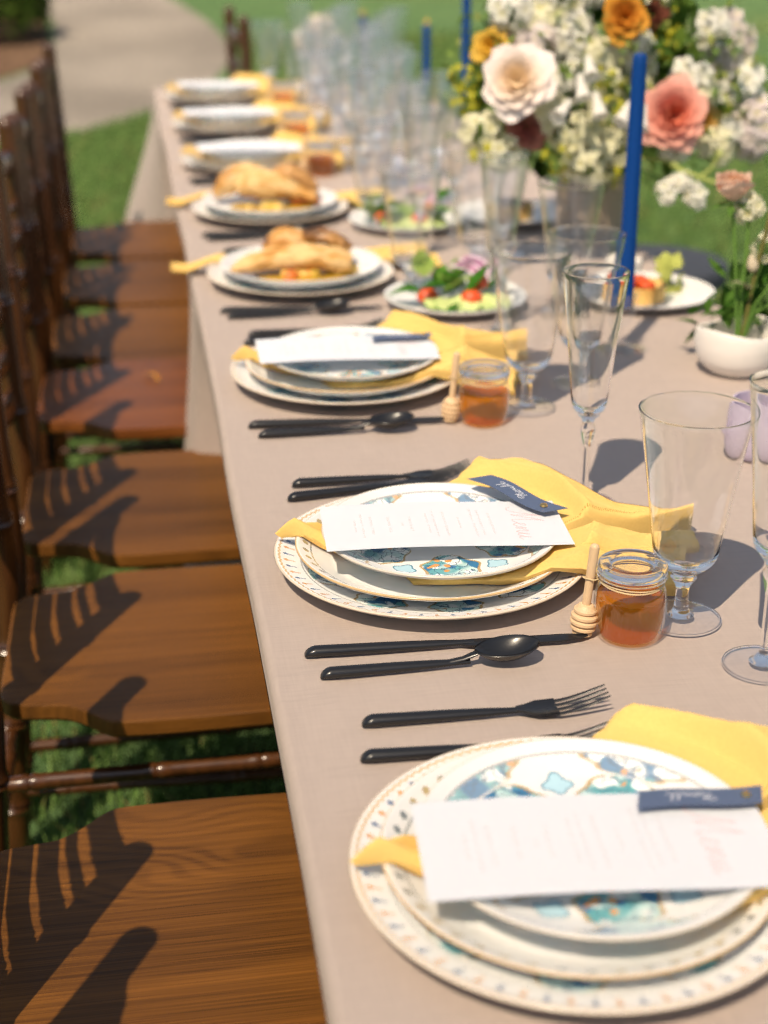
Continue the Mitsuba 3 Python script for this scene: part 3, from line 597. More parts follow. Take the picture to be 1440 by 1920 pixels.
# ------------------------------------------------------------------ glasses and jars
def goblet_plys(rim, wl, bot, H, foot, stemr, stem_glass='clear_glass', thick=False):
    """bowl wall radii: rim at H, wl near the bottom; bot: height of the bowl's bottom"""
    t = 0.0011
    out = smooth_prof([(0.0065, bot - 0.003), (wl*0.55, bot + 0.002), (wl*0.88, bot + 0.013), (wl, bot + 0.032), (wl + (rim - wl)*0.34, bot + (H - bot)*0.5), (wl + (rim - wl)*0.72, bot + (H - bot)*0.8), (rim, H)], 5)
    inn = out[::-1].copy(); inn[:, 0] -= t; inn = inn[inn[:, 1] > bot + 0.016]
    if thick:   # bowl, stem and rim blown in one piece
        inner = out[::-1].copy(); h = np.clip((inner[:, 1] - bot)/0.03, 0, 1)
        inner[:, 0] = np.maximum(inner[:, 0] - t - 0.0012*(1 - h), 0); inner[:, 1] += 0.0075*(1 - h)**1.5; inner = inner[inner[:, 0] > 0.004]
        lip = np.array([(rim + 0.0002, H + 0.0006), (rim - t*0.5, H + 0.0011), (rim - t - 0.0002, H + 0.0006)])
        sp = smooth_prof([(0, 0.0042), (0.012, 0.0046), (0.0085, 0.008), (stemr*1.1, 0.014), (stemr, 0.022), (stemr, bot*0.62), (stemr*1.25, bot*0.72), (stemr*1.95, bot*0.86), (stemr*1.5, bot - 0.008), (stemr*1.5, bot - 0.005)], 4)
        whole = lathe(np.vstack([sp, out[out[:, 0] > stemr*1.6], lip, inner, [(0, inner[-1, 1] - 0.0002)]]), 64)
        ft = lathe([(foot, 0.0012), (foot*1.003, 0.0018), (foot*0.97, 0.0026), (foot*0.6, 0.0034), (foot*0.3, 0.0042), (0.008, 0.0060)], 64)
        edge = lathe([(foot + .0012*math.cos(q), 0.0016 + .0011*math.sin(q)) for q in np.linspace(0, 2*PI, 11)[:-1]], 64, closed=True)
        return [('bowl', mikit.ply(whole, 'clear_glass', smooth=50)), ('foot', mikit.ply(ft, 'thin_glass', smooth=40)), ('foot_edge', mikit.ply(edge, 'clear_glass', smooth=True))]
    skin = lathe(out[out[:, 0] > stemr*1.3], 64); lining = lathe(inn, 64)
    sp = smooth_prof([(0, 0.0042), (0.012, 0.0046), (0.0085, 0.008), (stemr*1.1, 0.014), (stemr, 0.022), (stemr, bot*0.62), (stemr*1.25, bot*0.72), (stemr*1.95, bot*0.86), (stemr*1.5, bot - 0.008), (stemr*1.45, bot - 0.004)], 4)
    lo = out[(out[:, 1] < bot + 0.018) & (out[:, 0] > stemr*1.7)].copy(); f = np.clip((bot + 0.018 - lo[:, 1])/0.018, 0, 1); lo[:, 0] -= 0.0004
    up = lo[::-1].copy(); up[:, 0] -= 0.0004 + 0.0016*f[::-1]; up[:, 1] += 0.0065*f[::-1]**1.3; up = up[up[:, 0] > 0.003]
    stem = lathe(np.vstack([sp, lo, up, [(0, up[-1, 1] - 0.0005)]]), 48)
    ft = lathe([(foot, 0.0012), (foot*1.003, 0.0018), (foot*0.97, 0.0026), (foot*0.6, 0.0034), (foot*0.3, 0.0042), (0.008, 0.0060)], 64)
    ring = lambda rr, z, w: lathe([(rr + w*math.cos(q), z + w*math.sin(q)) for q in np.linspace(0, 2*PI, 9)[:-1]], 64, closed=True)
    return [('bowl', mikit.ply(skin, 'thin_glass', smooth=40)), ('lining', mikit.ply(lining, 'thin_glass', smooth=40)), ('rim', mikit.ply(ring(rim - t*0.5, H + 0.0003, 0.00085), stem_glass, smooth=True)),
            ('stem', mikit.ply(stem, stem_glass, smooth=60)), ('foot', mikit.ply(cat([ft, ring(foot, 0.0015, 0.0009)]), 'thin_glass', smooth=40))]
GOB = goblet_plys(0.0505, 0.0315, 0.050, 0.203, 0.0365, 0.0062, thick=True)
FLU = goblet_plys(0.0345, 0.0205, 0.102, 0.258, 0.0340, 0.0042, thick=True)
GOBF = goblet_plys(0.0505, 0.0315, 0.050, 0.203, 0.0365, 0.0062, 'glint_glass')
FLUF = goblet_plys(0.0345, 0.0205, 0.102, 0.258, 0.0340, 0.0042, 'glint_glass')
def glass(kind, x, y, label, group=None, s=1.0):
    name, pp, c = ('water_goblet', GOBF if y > 2.3 else GOB, 'goblet') if kind == 'g' else ('champagne_flute', FLUF if y > 2.1 else FLU, 'flute')
    t = thing(name, label, c, group, (x, y, TZ + 0.0004), random.uniform(0, 6), s)
    for n, d in pp: part(n, d, t)
JB = smooth_prof([(0, 0.0), (0.024, 0.0), (0.0285, 0.004), (0.0318, 0.018), (0.0326, 0.034), (0.0305, 0.048), (0.0272, 0.055), (0.0268, 0.059), (0.0290, 0.061)], 4)
JAR = mikit.ply(lathe(JB, 48), 'thin_glass', smooth=40)
hb = smooth_prof([(0, 0.0022), (0.022, 0.0022), (0.0262, 0.006), (0.0293, 0.018), (0.0302, 0.034), (0.0296, 0.041)], 4)
HONEY = mikit.ply(lathe(np.vstack([hb, [(0.027, 0.0412), (0, 0.0412)]]), 48), 'honey_amber', smooth=40)
LID = mikit.ply(lathe(smooth_prof([(0, 0.0625), (0.018, 0.0625), (0.024, 0.0622), (0.0292, 0.0628), (0.0312, 0.066), (0.0308, 0.0705), (0.028, 0.0725), (0.021, 0.0715), (0.0175, 0.0690), (0.008, 0.0685), (0, 0.0685)], 4), 48), 'clear_glass', smooth=60)
LIDR = mikit.ply(lathe([(0.0300 + .0016*math.cos(a), 0.0612 + .0012*math.sin(a)) for a in np.linspace(0, 2*PI, 11)[:-1]], 48, closed=True), 'clear_glass', smooth=True)
tw = [(0.0288*math.cos(a), 0.0288*math.sin(a), 0.0562 + 0.0008*math.sin(a*2 + k)) for k in (0, 1.5) for a in np.linspace(0, 2*PI, 40)]
TW_ = mikit.ply(cat([tube(tw[:40], 0.0008, 6), tube(np.array(tw[40:]) + [0, 0, -.0016], 0.0008, 6), tube([(0.0285*math.cos(3.0), 0.0285*math.sin(3.0), .056), (-0.0355, -0.001, 0.0575), (-0.0425, 0.004, 0.058), (-0.0425, .010, .0565), (-0.0355, 0.0105, 0.056), (-0.027, 0.007, 0.056)], 0.0008, 6)]), 'twine', smooth=True)
dh = [(0, 0.0)]
for i in range(5):
    z0 = 0.001 + i*0.0055; rr = [0.0092, 0.0115, 0.0125, 0.0122, 0.0105][i]
    dh += [(rr*0.84, z0), (rr, z0 + 0.0012), (rr, z0 + 0.0034), (rr*0.84, z0 + 0.0046)]
dh += [(0.0068, 0.0305), (0.0040, 0.0315), (0, 0.0318)]
DIP_H = lathe(dh, 28); DIP_S = tube([(0, 0, 0.031), (0, 0, 0.05), (0, 0, 0.086), (0, 0, 0.0885), (0, 0, 0.0895)], [0.0040, 0.0040, 0.0044, 0.0036, 0.0018], 16)
DIPH, DIPS = mikit.ply(DIP_H, 'dipper_wood', smooth=35), mikit.ply(DIP_S, 'dipper_wood', smooth=50)
DM = trimesh.transformations

# ------------------------------------------------------------------ food
def lumpy(m, amp, f, seed):
    m = m.copy(); v = np.asarray(m.vertices); n = m.vertex_normals; m.vertices = v + n*((meshkit.fbm(v*f, 3, seed) - 0.5)*2*amp)[:, None]; return m
def browned(a, b, c, f, seed):
    def fn(v):
        q = meshkit.fbm(v*f, 4, seed)[:, None]; w = sm(0.40, 0.62, q); x = sm(0.62, 0.74, q)
        return (np.array(a)*(1 - w) + np.array(b)*w)*(1 - x) + np.array(c)*x
    return fn
SK = browned((0.70, 0.48, 0.22), (0.52, 0.26, 0.065), (0.17, 0.065, 0.02), 40, 3)
def blob(path, rads, seed, amp=0.002, flat_=0.8, n=22):
    p = smooth_prof(np.column_stack([np.array(path), np.array(rads)]), 5)
    m = tube(p[:, :3], p[:, 3], n, p[:, 3]*flat_).subdivide()
    m = lumpy(m, amp, 45, seed); m = lumpy(m, amp*.45, 190, seed + 1); return m
def chicken(t, style, z0):
    its = []
    if style == 0:   # breast lying along the plate with a darker wing behind
        b = blob([(-0.112, -0.02, 0.012), (-0.085, -0.022, 0.022), (-0.02, -0.022, 0.033), (0.035, -0.03, 0.033), (0.07, -0.036, 0.026), (0.084, -0.038, 0.022)], [0.006, 0.024, 0.037, 0.036, 0.031, 0.026], 1, .006, .50)
        part('breast', plyvc([(mv(b, z=z0), SK(np.asarray(b.vertices)))], 'vc_matte'), t, label='golden roast chicken breast')
        w = blob([(-0.01, 0.04, 0.042), (0.02, 0.036, 0.050), (0.055, 0.026, 0.050), (0.09, 0.016, 0.030)], [0.010, 0.018, 0.019, 0.009], 2, .008, .7)
        part('wing', plyvc([(mv(w, z=z0), browned((0.42, 0.22, 0.07), (0.22, 0.10, 0.03), (0.08, 0.035, 0.012), 45, 5)(np.asarray(w.vertices)))], 'vc_gloss'), t, label='dark browned wing')
        d = blob([(-0.05, 0.03, 0.03), (-0.02, 0.035, 0.045), (0.02, 0.04, 0.045)], [0.012, 0.024, 0.016], 4, .003, .9)
        part('thigh', plyvc([(mv(d, z=z0), SK(np.asarray(d.vertices)))], 'vc_gloss'), t)
    else:            # drumstick and thigh
        d = blob([(-0.055, 0.01, 0.035), (-0.02, 0.0, 0.046), (0.02, -0.012, 0.042), (0.055, -0.022, 0.032), (0.085, -0.03, 0.024), (0.095, -0.032, 0.022)], [0.018, 0.034, 0.030, 0.017, 0.011, 0.013], 6, .002, .85)
        part('drumstick', plyvc([(mv(d, z=z0), SK(np.asarray(d.vertices) + 3))], 'vc_matte'), t, label='golden roast drumstick')
        b = blob([(-0.10, 0.03, 0.02), (-0.07, 0.03, 0.045), (-0.03, 0.045, 0.055), (0.01, 0.05, 0.045)], [0.012, 0.030, 0.032, 0.014], 7, .003, .8)
        part('thigh', plyvc([(mv(b, z=z0), SK(np.asarray(b.vertices) + 9))], 'vc_gloss'), t)
        w = blob([(0.01, 0.05, 0.05), (0.045, 0.04, 0.056), (0.08, 0.03, 0.04), (0.10, 0.02, 0.025)], [0.012, 0.024, 0.022, 0.010], 8, .003, .9)
        part('wing', plyvc([(mv(w, z=z0), browned((0.50, 0.27, 0.09), (0.26, 0.12, 0.035), (0.09, 0.04, 0.012), 45, 15)(np.asarray(w.vertices)))], 'vc_gloss'), t)
    r = np.random.default_rng(40 + style)
    for i in range(16):
        a = r.uniform(-2.6, 0.6); R = r.uniform(0.045, 0.088); c = random.choice([(0.62, 0.40, 0.06), (0.52, 0.36, 0.05), (0.62, 0.17, 0.03), (0.30, 0.28, 0.05), (0.66, 0.46, 0.12)])
        m = lumpy(trimesh.creation.icosphere(2, r.uniform(0.008, 0.013)), 0.0015, 120, i); m.apply_scale([1.2, 0.9, 0.8]); m = mv(rot(m, [0, 0, 1], r.uniform(0, 3)), R*math.cos(a)*1.0 + .01, R*math.sin(a)*0.75 - .005, z0 + 0.009)
        part('vegetable', plyvc([(m, vcol(m, c, .3))], 'vc_gloss'), t)
    s = lumpy(lathe([(0, 0.0), (0.075, 0.0), (0.083, 0.0015), (0.06, 0.004), (0, 0.005)], 40), 0.0006, 60, 3)
    part('sauce', plyvc([(mv(s, .01, -.012, z0 + .0006), vcol(s, (0.40, 0.25, 0.02), .3))], 'vc_gloss'), t)
def leaf_mesh(L, W, curl=0.3, n=6):
    u = np.linspace(0, 1, n); w = W*np.sin(PI*np.clip(u, .02, .985)**0.8)
    return grid(np.stack([np.stack([s*w, u*L, curl*L*u*u*-1 + 0.25*np.abs(s)*w + 0*u], 1) for s in (-1, -.5, 0, .5, 1)], 1))
def salad_food(t, z0, seed, R=0.07):
    r = np.random.default_rng(seed)
    for i in range(26):
        a, q = r.uniform(0, 2*PI), R*math.sqrt(r.uniform()); L = r.uniform(0.03, 0.06)
        m = leaf_mesh(L, L*r.uniform(.28, .45), r.uniform(-.2, .7)); m = rot(m, [1, 0, 0], r.uniform(0, 1.0)); m = rot(m, [0, 0, 1], r.uniform(0, 6.3)); m = mv(lumpy(m, .003, 60, i), q*math.cos(a), q*math.sin(a)*.8, z0 + r.uniform(0.008, 0.035))
        c = r.choice([0, 1, 2]); c = [(0.05, 0.17, 0.02), (0.14, 0.30, 0.045), (0.30, 0.42, 0.10)][c]
        part('salad_leaf', plyvc([(m, vcol(m, c, .35, i))], 'leaf'), t)
    for i, (x, y) in enumerate(((-.05, -.03), (0.035, -0.005), (0.015, -.05))):
        m = trimesh.creation.icosphere(2, 0.015); m.apply_scale([1.15, .9, .8]); m = mv(m, x, y, z0 + .02 + .012*(i == 1))
        part('tomato', plyvc([(m, vcol(m, (0.62, 0.075, 0.015), .2))], 'vc_gloss'), t)
    for i in range(5):
        a = -0.3 + i*0.16; c = [(0.42*math.cos(q)*.08, .42*math.sin(q)*.055, 0) for q in np.linspace(-.9, 1.5, 10)]
        m = mv(rot(tube(c, .0035, 6, .0014), [1, 0, 0], .9 + a), -0.002 + .006*i, 0.012, z0 + .038 + .002*i)
        part('onion_slice', plyvc([(m, vcol(m, (0.44, 0.16, 0.34) if i % 2 else (0.70, 0.52, 0.66), .2))], 'vc_gloss'), t)
    for i in range(8):
        x = -0.045 + i*0.014; m = lathe([(0, 0), (.0145, 0), (.0155, .001), (.0155, .003), (.0142, .004), (0, .004)], 24)
        c = lambda v: np.where((np.hypot(v[:, 0], v[:, 1]) > .0148)[:, None], [0.10, 0.26, 0.03], [0.52, 0.60, 0.24])
        cc = c(np.asarray(m.vertices)); m = mv(rot(rot(m, [1, 0, 0], .5 + r.uniform(-.2, .4)), [0, 0, 1], r.uniform(-.5, .5)), x, -0.055 + r.uniform(-.006, .006), z0 + .012)
        part('cucumber_slice', plyvc([(m, cc)], 'vc_gloss'), t)

# ------------------------------------------------------------------ place settings
CX = 0.18
CY = [0.832, 1.349, 1.949, 2.487, 3.024, 3.571, 4.120, 4.668]
NTH = ['nearest', 'second nearest', 'third', 'fourth', 'fifth', 'sixth', 'seventh', 'farthest']
wh = lambda k: f'at the {NTH[k]} place setting'
cardpose = {0: (0.006, -0.022, -0.075), 1: (0.011, -0.005, -0.062), 2: (0.0, -0.003, -0.02), 5: (0.004, -0.01, 0.0), 6: (-.004, -0.005, 0.03), 7: (0.004, 0.0, -0.02)}
tagpose = {0: (0.088, 0.010, -0.04, 0.25), 1: (0.096, 0.046, -1.0, 0.45), 2: (0.080, 0.024, 0.12, 0.3)}
for k, y in enumerate(CY):
    o = (CX, y, TZ); chk = k in (3, 4)
    place_z = lambda z: (CX, y, TZ + z)
    single('charger_plate', PL['charger'], f'gold-rimmed painted charger plate, largest and lowest plate {wh(k)}', 'plate', 'charger plates', place_z(0.0006), 0.35*k)
    dz = 0.0068
    if not chk:
        single('dinner_plate', PL['dinner'], f'gold-edged dinner plate in the middle of the stack {wh(k)}', 'plate', 'dinner plates', place_z(dz), 0.9*k)
        single('napkin', NAP[3 if k == 0 else k % 3], f'yellow hemstitched napkin fanning out between the plates {wh(k)}', 'napkin', 'yellow napkins', (CX, y, TZ), [0.20, 0.0, 0.03, 0, 0, .05, -.02, .04][k])
        single('salad_plate', PL['salad'], f'blue painted salad plate on top of the stack {wh(k)}', 'plate', 'salad plates', (CX + 0.008, y, TZ + 0.0225), [0.56, 0.52, 0.60, 0, 0, .4, .9, 1.3][k])
        cx, cy, ca = cardpose[k]
        t = thing('menu_card', f'white printed menu card lying across the plates {wh(k)}', 'menu card', 'menu cards', (CX + cx, y + cy, TZ + 0.0470), ca)
        part('card', CARD, t)
        part('heading', MENU_INK, t, label='script heading in rose gold ink')
        part('printed_lines', MENU_LINES, t, kind='stuff')
        if k in tagpose:
            tx, ty, ta, kb = tagpose[k]
            t = thing('name_tag', f'navy name tag with brass stud on the menu card {wh(k)}', 'name tag', 'navy name tags', (CX + tx, y + ty, TZ + 0.0500), ta, 0.78 if k == 0 else (0.95 if k == 1 else 0.74))
            a, b, c = tag_plys(kb, 1)
            part('paper', a, t); part('lettering', b, t, label='white handwritten script'); part('brass_stud', c, t)
    else:
        single('napkin', NAPF, ['yellow napkin sticking out under the nearer chicken plate', 'yellow napkin sticking out under the farther chicken plate'][k - 3], 'napkin', 'yellow napkins', (CX, y, TZ), [0, 0, 0, .06, -.05][k])
        single('dinner_plate', PL['plain'], ['plain white dinner plate under the chicken breast, nearer chicken plate', 'plain white dinner plate under the chicken drumstick, farther chicken plate'][k - 3], 'plate', 'dinner plates', place_z(0.0125))
        t = thing('roast_chicken', ['golden roast chicken breast with dark wing on vegetables, on the nearer chicken plate', 'roast chicken drumstick and thigh on yellow vegetables, on the farther chicken plate'][k - 3], 'roast chicken', None, (CX - 0.005, y, TZ), 0.0)
        chicken(t, k - 3, 0.0185)
    # cutlery
    j = lambda s: random.uniform(-s, s)
    zc = TZ + 0.0007
    def cut(name, plys, names, dx, dy, a, lab):
        t = thing(name, lab, name, name + ' set beside the plates', (CX + dx, y + dy, zc), a)
        for n_, d_ in zip(names, plys): part(n_, d_, t)
    cut('knife', KN, ['handle', 'blade'], -0.143, -0.166 + j(.003), -0.055 + j(.03), f'black steel knife lying beyond the spoon {wh(k)}')
    cut('spoon', SP, ['handle', 'bowl', 'neck'], -0.134, -0.205 + j(.003), 0.03 + j(.04), f'black steel spoon lying nearest the viewer {wh(k)}')
    fdy = 0.226 if k == 0 else 0.232
    cut('fork', FK, ['handle', 'head'] + ['tine']*4, -0.111, fdy, -0.01 + j(.02), f'black steel fork lying farther from the plate {wh(k)}')
    cut('fork', FK, ['handle', 'head'] + ['tine']*4, -0.120, 0.174 if k == 0 else fdy - 0.040, -0.045 if k == 0 else 0.115 + j(.02), f'black steel fork tucked closer to the plate {wh(k)}')
    # honey
    if k in (1, 2, 5, 6, 7):
        jx, jy = [(0, 0), (0.147, -0.172), (0.146, -0.187), 0, 0, (0.155, -0.13), (0.150, -0.22), (0.175, -0.2)][k]
        t = thing('honey_jar', f'small glass jar of amber honey with twine {wh(k)}', 'honey jar', 'honey jars', (CX + jx, y + jy, TZ + 0.0004))
        part('glass', JAR, t); part('honey', HONEY, t, label='amber honey'); l = part('lid', LID, t); part('lid_ring', LIDR, t); part('twine', TW_, t)
        t = thing('honey_dipper', f'pale wooden honey dipper tied to the honey jar {wh(k)}', 'honey dipper', 'honey dippers', (CX + jx - 0.0415, y + jy + 0.006, TZ + 0.0006))
        place[t] = place[t].rotate([0, 1, 0], 5.0)
        part('head', DIPH, t); part('handle', DIPS, t)

# ------------------------------------------------------------------ glasses along the table
glass('g', 0.384, 1.200, 'large clear goblet behind the honey jar of the second nearest setting')
glass('f', 0.373, 1.478, 'clear champagne flute standing upright beyond the second nearest plate')
glass('f', 0.424, 1.102, 'clear flute cut off by the right edge of the picture')
glass('g', 0.392, 1.805, 'clear goblet behind the honey jar of the third setting')
glass('g', 0.485, 1.885, 'clear goblet standing just behind the upright flute')
glass('f', 0.437, 2.150, 'clear flute left of the goblet row, in front of the green salad')
glass('g', 0.342, 2.365, 'clear goblet right of the nearer chicken plate')
glass('g', 0.561, 2.225, 'clear goblet in front of the flower vase')
far = [(0.4, 2.62, 'f'), (0.56, 2.62, 'g'), (0.35, 2.86, 'g'), (0.39, 3.16, 'f'), (0.52, 3.1, 'f'), (0.58, 3.38, 'g'), (0.4, 3.46, 'g'), (0.42, 3.72, 'f'), (0.55, 3.62, 'f'), (0.6, 3.92, 'g'), (0.4, 4.0, 'g'), (0.43, 4.26, 'f'), (0.55, 4.12, 'f'), (0.62, 4.46, 'g'), (0.48, 3.3, 'g'), (0.49, 3.86, 'f'), (0.48, 4.38, 'g'), (0.52, 4.9, 'g'), (0.7, 4.62, 'f'), (0.46, 2.98, 'f'), (0.47, 2.47, 'g'), (0.51, 2.78, 'f'), (0.45, 3.32, 'f'), (0.53, 3.46, 'f'), (0.47, 3.6, 'g'), (0.54, 3.98, 'f'), (0.47, 4.1, 'g'), (0.6, 4.2, 'f'), (0.51, 4.52, 'f'), (0.66, 4.44, 'f'), (0.47, 4.7, 'g'), (0.59, 4.78, 'f'), (0.42, 4.53, 'g'), (0.45, 4.8, 'f'), (0.56, 4.66, 'f'), (0.64, 4.86, 'g'), (0.36, 4.86, 'g')]
ORD = ['nearest', 'second', 'third', 'fourth', 'fifth', 'sixth', 'seventh', 'eighth', 'ninth', 'tenth', 'eleventh', 'twelfth', 'thirteenth', 'fourteenth', 'fifteenth']
cnt = {}
for i, (x, y, kd) in enumerate(far):
    col = 'glass column along the plates' if x < 0.5 else 'glass column nearer the candles'; n_ = cnt.get((kd, col), 0); cnt[kd, col] = n_ + 1
    word = 'flute' if kd == 'f' else 'goblet'
    glass(kd, x + random.uniform(-.012, .012), y, f'{ORD[n_]} blurred {word} in the far {col}', 'far clear flutes' if kd == 'f' else 'far clear goblets')

# ------------------------------------------------------------------ side plates
def side(x, y, lab): return single('side_plate', PL['side'], lab, 'plate', None, (x, y, TZ + 0.0006))
side(0.403, 2.302, 'white side plate holding the nearer green salad')
t = thing('green_salad', 'green salad with red onion, tomato and cucumber on the nearer side plate', 'salad', None, (0.403, 2.302, TZ)); salad_food(t, 0.006, 61)
side(0.430, 2.880, 'white side plate holding the farther blurred green salad')
t = thing('green_salad', 'blurred green salad on the side plate beyond the chicken', 'salad', None, (0.430, 2.880, TZ)); salad_food(t, 0.006, 62)
side(0.705, 2.285, 'white side plate holding the tomato tart right of the candle')
def tart(lab, x, y, red):
    t = thing('tart', lab, 'tart', None, (x, y, TZ + 0.0065))
    s = lathe([(0, 0), (0.040, 0), (0.042, .002), (0.044, .024), (0.043, .027), (0.040, .026), (0.037, .022), (0, .022)], 40); v = np.asarray(s.vertices); a = np.arctan2(v[:, 1], v[:, 0]); s.vertices = v*np.stack([1 + .02*np.sin(a*24), 1 + .02*np.sin(a*24), 1 + 0*a], 1)
    part('crust', plyvc([(s, browned((0.70, 0.46, 0.16), (0.62, 0.36, 0.10), (0.45, 0.22, 0.05), 60, 2)(np.asarray(s.vertices)))], 'vc_matte'), t)
    r = np.random.default_rng(8)
    for i in range(11):
        m = lumpy(trimesh.creation.icosphere(2, .012), .002, 120, i); m.apply_scale([1.2, 1, .55]); a = r.uniform(0, 6.3); q = r.uniform(0, .03); m = mv(m, q*math.cos(a), q*math.sin(a), .027 + r.uniform(0, .006))
        part('topping', plyvc([(m, vcol(m, (0.55, 0.075, 0.015) if red else (0.02, 0.025, 0.06), .4, i))], 'vc_gloss'), t)
tart('round pale crust tart topped with red tomato on the right side plate', 0.690, 2.270, True)
t = thing('garnish', 'pale green curly garnish beside the tomato tart', 'garnish', None, (0.755, 2.305, TZ + 0.006))
rr = np.random.default_rng(9)
for i in range(22):
    d = rr.normal(size=3); d /= np.linalg.norm(d); m = lumpy(leaf_mesh(.024, .012, .5), .004, 90, i); m = align(rot(m, [1, 0, 0], 1.2), d); m = mv(m, *(d*[.012, .012, .018] + [0, 0, .026]))
    part('salad_leaf', plyvc([(m, vcol(m, (0.48, 0.52, 0.14), .3, i))], 'leaf'), t)
side(0.640, 2.905, 'white side plate holding the dark berry tart in front of the vase')
tart('dark berry tart on the side plate in front of the flower vase', 0.640, 2.905, False)

# ------------------------------------------------------------------ candles
def candle(x, y, z0, z1, lab, holder):
    h = thing('candle_holder', holder, 'candle holder', None, (x, y, TZ + 0.0004))
    if z0 > 0.05:
        pr = smooth_prof([(0, 0), (0.033, 0), (0.034, 0.002), (0.020, 0.005), (0.006, 0.012), (0.0055, z0*0.45), (0.011, z0*0.62), (0.0165, z0*0.8), (0.0185, z0 + 0.012)], 4)
        part('holder_body', mikit.ply(lathe(np.vstack([pr, [(0.0165, z0 + 0.012), (0.0145, z0*0.86), (0, z0*0.86)]]), 40), 'thin_glass', smooth=40), h)
    else:
        pr = smooth_prof([(0, 0), (0.030, 0), (0.032, 0.003), (0.020, 0.010), (0.016, 0.022), (0.0175, z0 + 0.012)], 4)
        part('holder_body', mikit.ply(lathe(np.vstack([pr, [(0.0145, z0 + 0.012), (0.0135, z0*0.9), (0, z0*0.9)]]), 32), 'slate_fabric', smooth=40), h)
    t = thing('taper_candle', lab, 'candle', None, (x, y, TZ)); z1 -= TZ
    s = [(0, z0*0.9), (0.0112, z0*0.9), (0.0118, z0 + 0.02)] + [(0.0118 - 0.002*u, z0 + .02 + (z1 - z0 - .02)*u) for u in (0.3, .6, .95)] + [(0.0092, z1 - 0.004), (0.006, z1 - 0.0006), (0.002, z1), (0, z1)]
    part('wax', mikit.ply(lathe(s, 28), 'blue_wax', smooth=40), t)
    part('wick', mikit.ply(lathe(smooth_prof([(0, z1 - .002), (.0060, z1 - .001), (.0068, z1 + .003), (.0040, z1 + .009), (.0012, z1 + .014), (0, z1 + .016)], 3), 16), 'wick', smooth=True), t, label='golden candle tip') if y > 3 else None
candle(0.590, 2.030, 0.072, 1.160, 'tall cobalt blue taper candle in front of the bouquet', 'clear glass candlestick under the nearest blue candle')
candle(0.752, 3.861, 0.045, 1.17, 'blue taper candle at the left edge of the bouquet, its top out of frame', 'low dark holder under the blue candle left of the bouquet')
candle(0.718, 4.199, 0.045, 1.001, 'short blue taper candle standing left of the taller one', 'low dark holder under the short blue candle')
candle(0.641, 4.830, 0.045, 0.972, 'farthest blue taper candle among the blurred glasses', 'low dark holder under the farthest blue candle')

# ------------------------------------------------------------------ bowls and small vessels
b = smooth_prof([(0, 0.0), (0.026, 0.0), (0.036, 0.004), (0.050, 0.018), (0.056, 0.036), (0.057, 0.052), (0.0555, 0.062)], 5)
bi = b[::-1].copy(); bi[:, 0] = np.maximum(bi[:, 0] - 0.004, 0); bi[:, 1] += np.where(bi[:, 1] < .03, .005, 0)
m = lathe(np.vstack([b, [(0.0535, 0.0635)], bi]), 60); v = np.asarray(m.vertices).copy(); a = np.arctan2(v[:, 1], v[:, 0]); s = 1 + .035*np.sin(a*2 + 1) + .02*np.sin(a*3); v[:, 0] *= s; v[:, 1] *= s; v[:, 2] *= 1 + .07*np.sin(a*2 + .5)*(v[:, 2] > .04); m.vertices = v
BV = (0.712, 1.905)
single('flower_bowl', mikit.ply(m, 'white_ceramic', smooth=50), 'irregular white ceramic bowl vase at the right edge', 'vase', None, (*BV, TZ + 0.0004))
m = lathe(smooth_prof([(0, 0), (0.018, 0), (0.029, 0.005), (0.035, 0.022), (0.0365, 0.045), (0.0350, 0.066), (0.0335, 0.078)], 5).tolist() + [(0.0310, 0.078), (0.032, 0.066), (0.0335, 0.045), (0.031, 0.02), (0, 0.008)], 40)
single('bud_vase', mikit.ply(m, 'lilac_ceramic', smooth=50), 'lilac ceramic bud vase behind the large goblet', 'vase', None, (0.612, 1.588, TZ + 0.0004), 0, 0.92)
m = lathe(smooth_prof([(0, 0), (0.018, 0), (0.024, 0.005), (0.027, 0.025), (0.0265, 0.034)], 4).tolist() + [(0.0245, 0.034), (0.024, 0.028), (0, 0.026)], 40)
single('votive_cup', mikit.ply(m, 'white_ceramic', smooth=50), 'small white votive cup behind the tomato tart plate', 'votive cup', None, (0.720, 2.425, TZ + 0.0004))

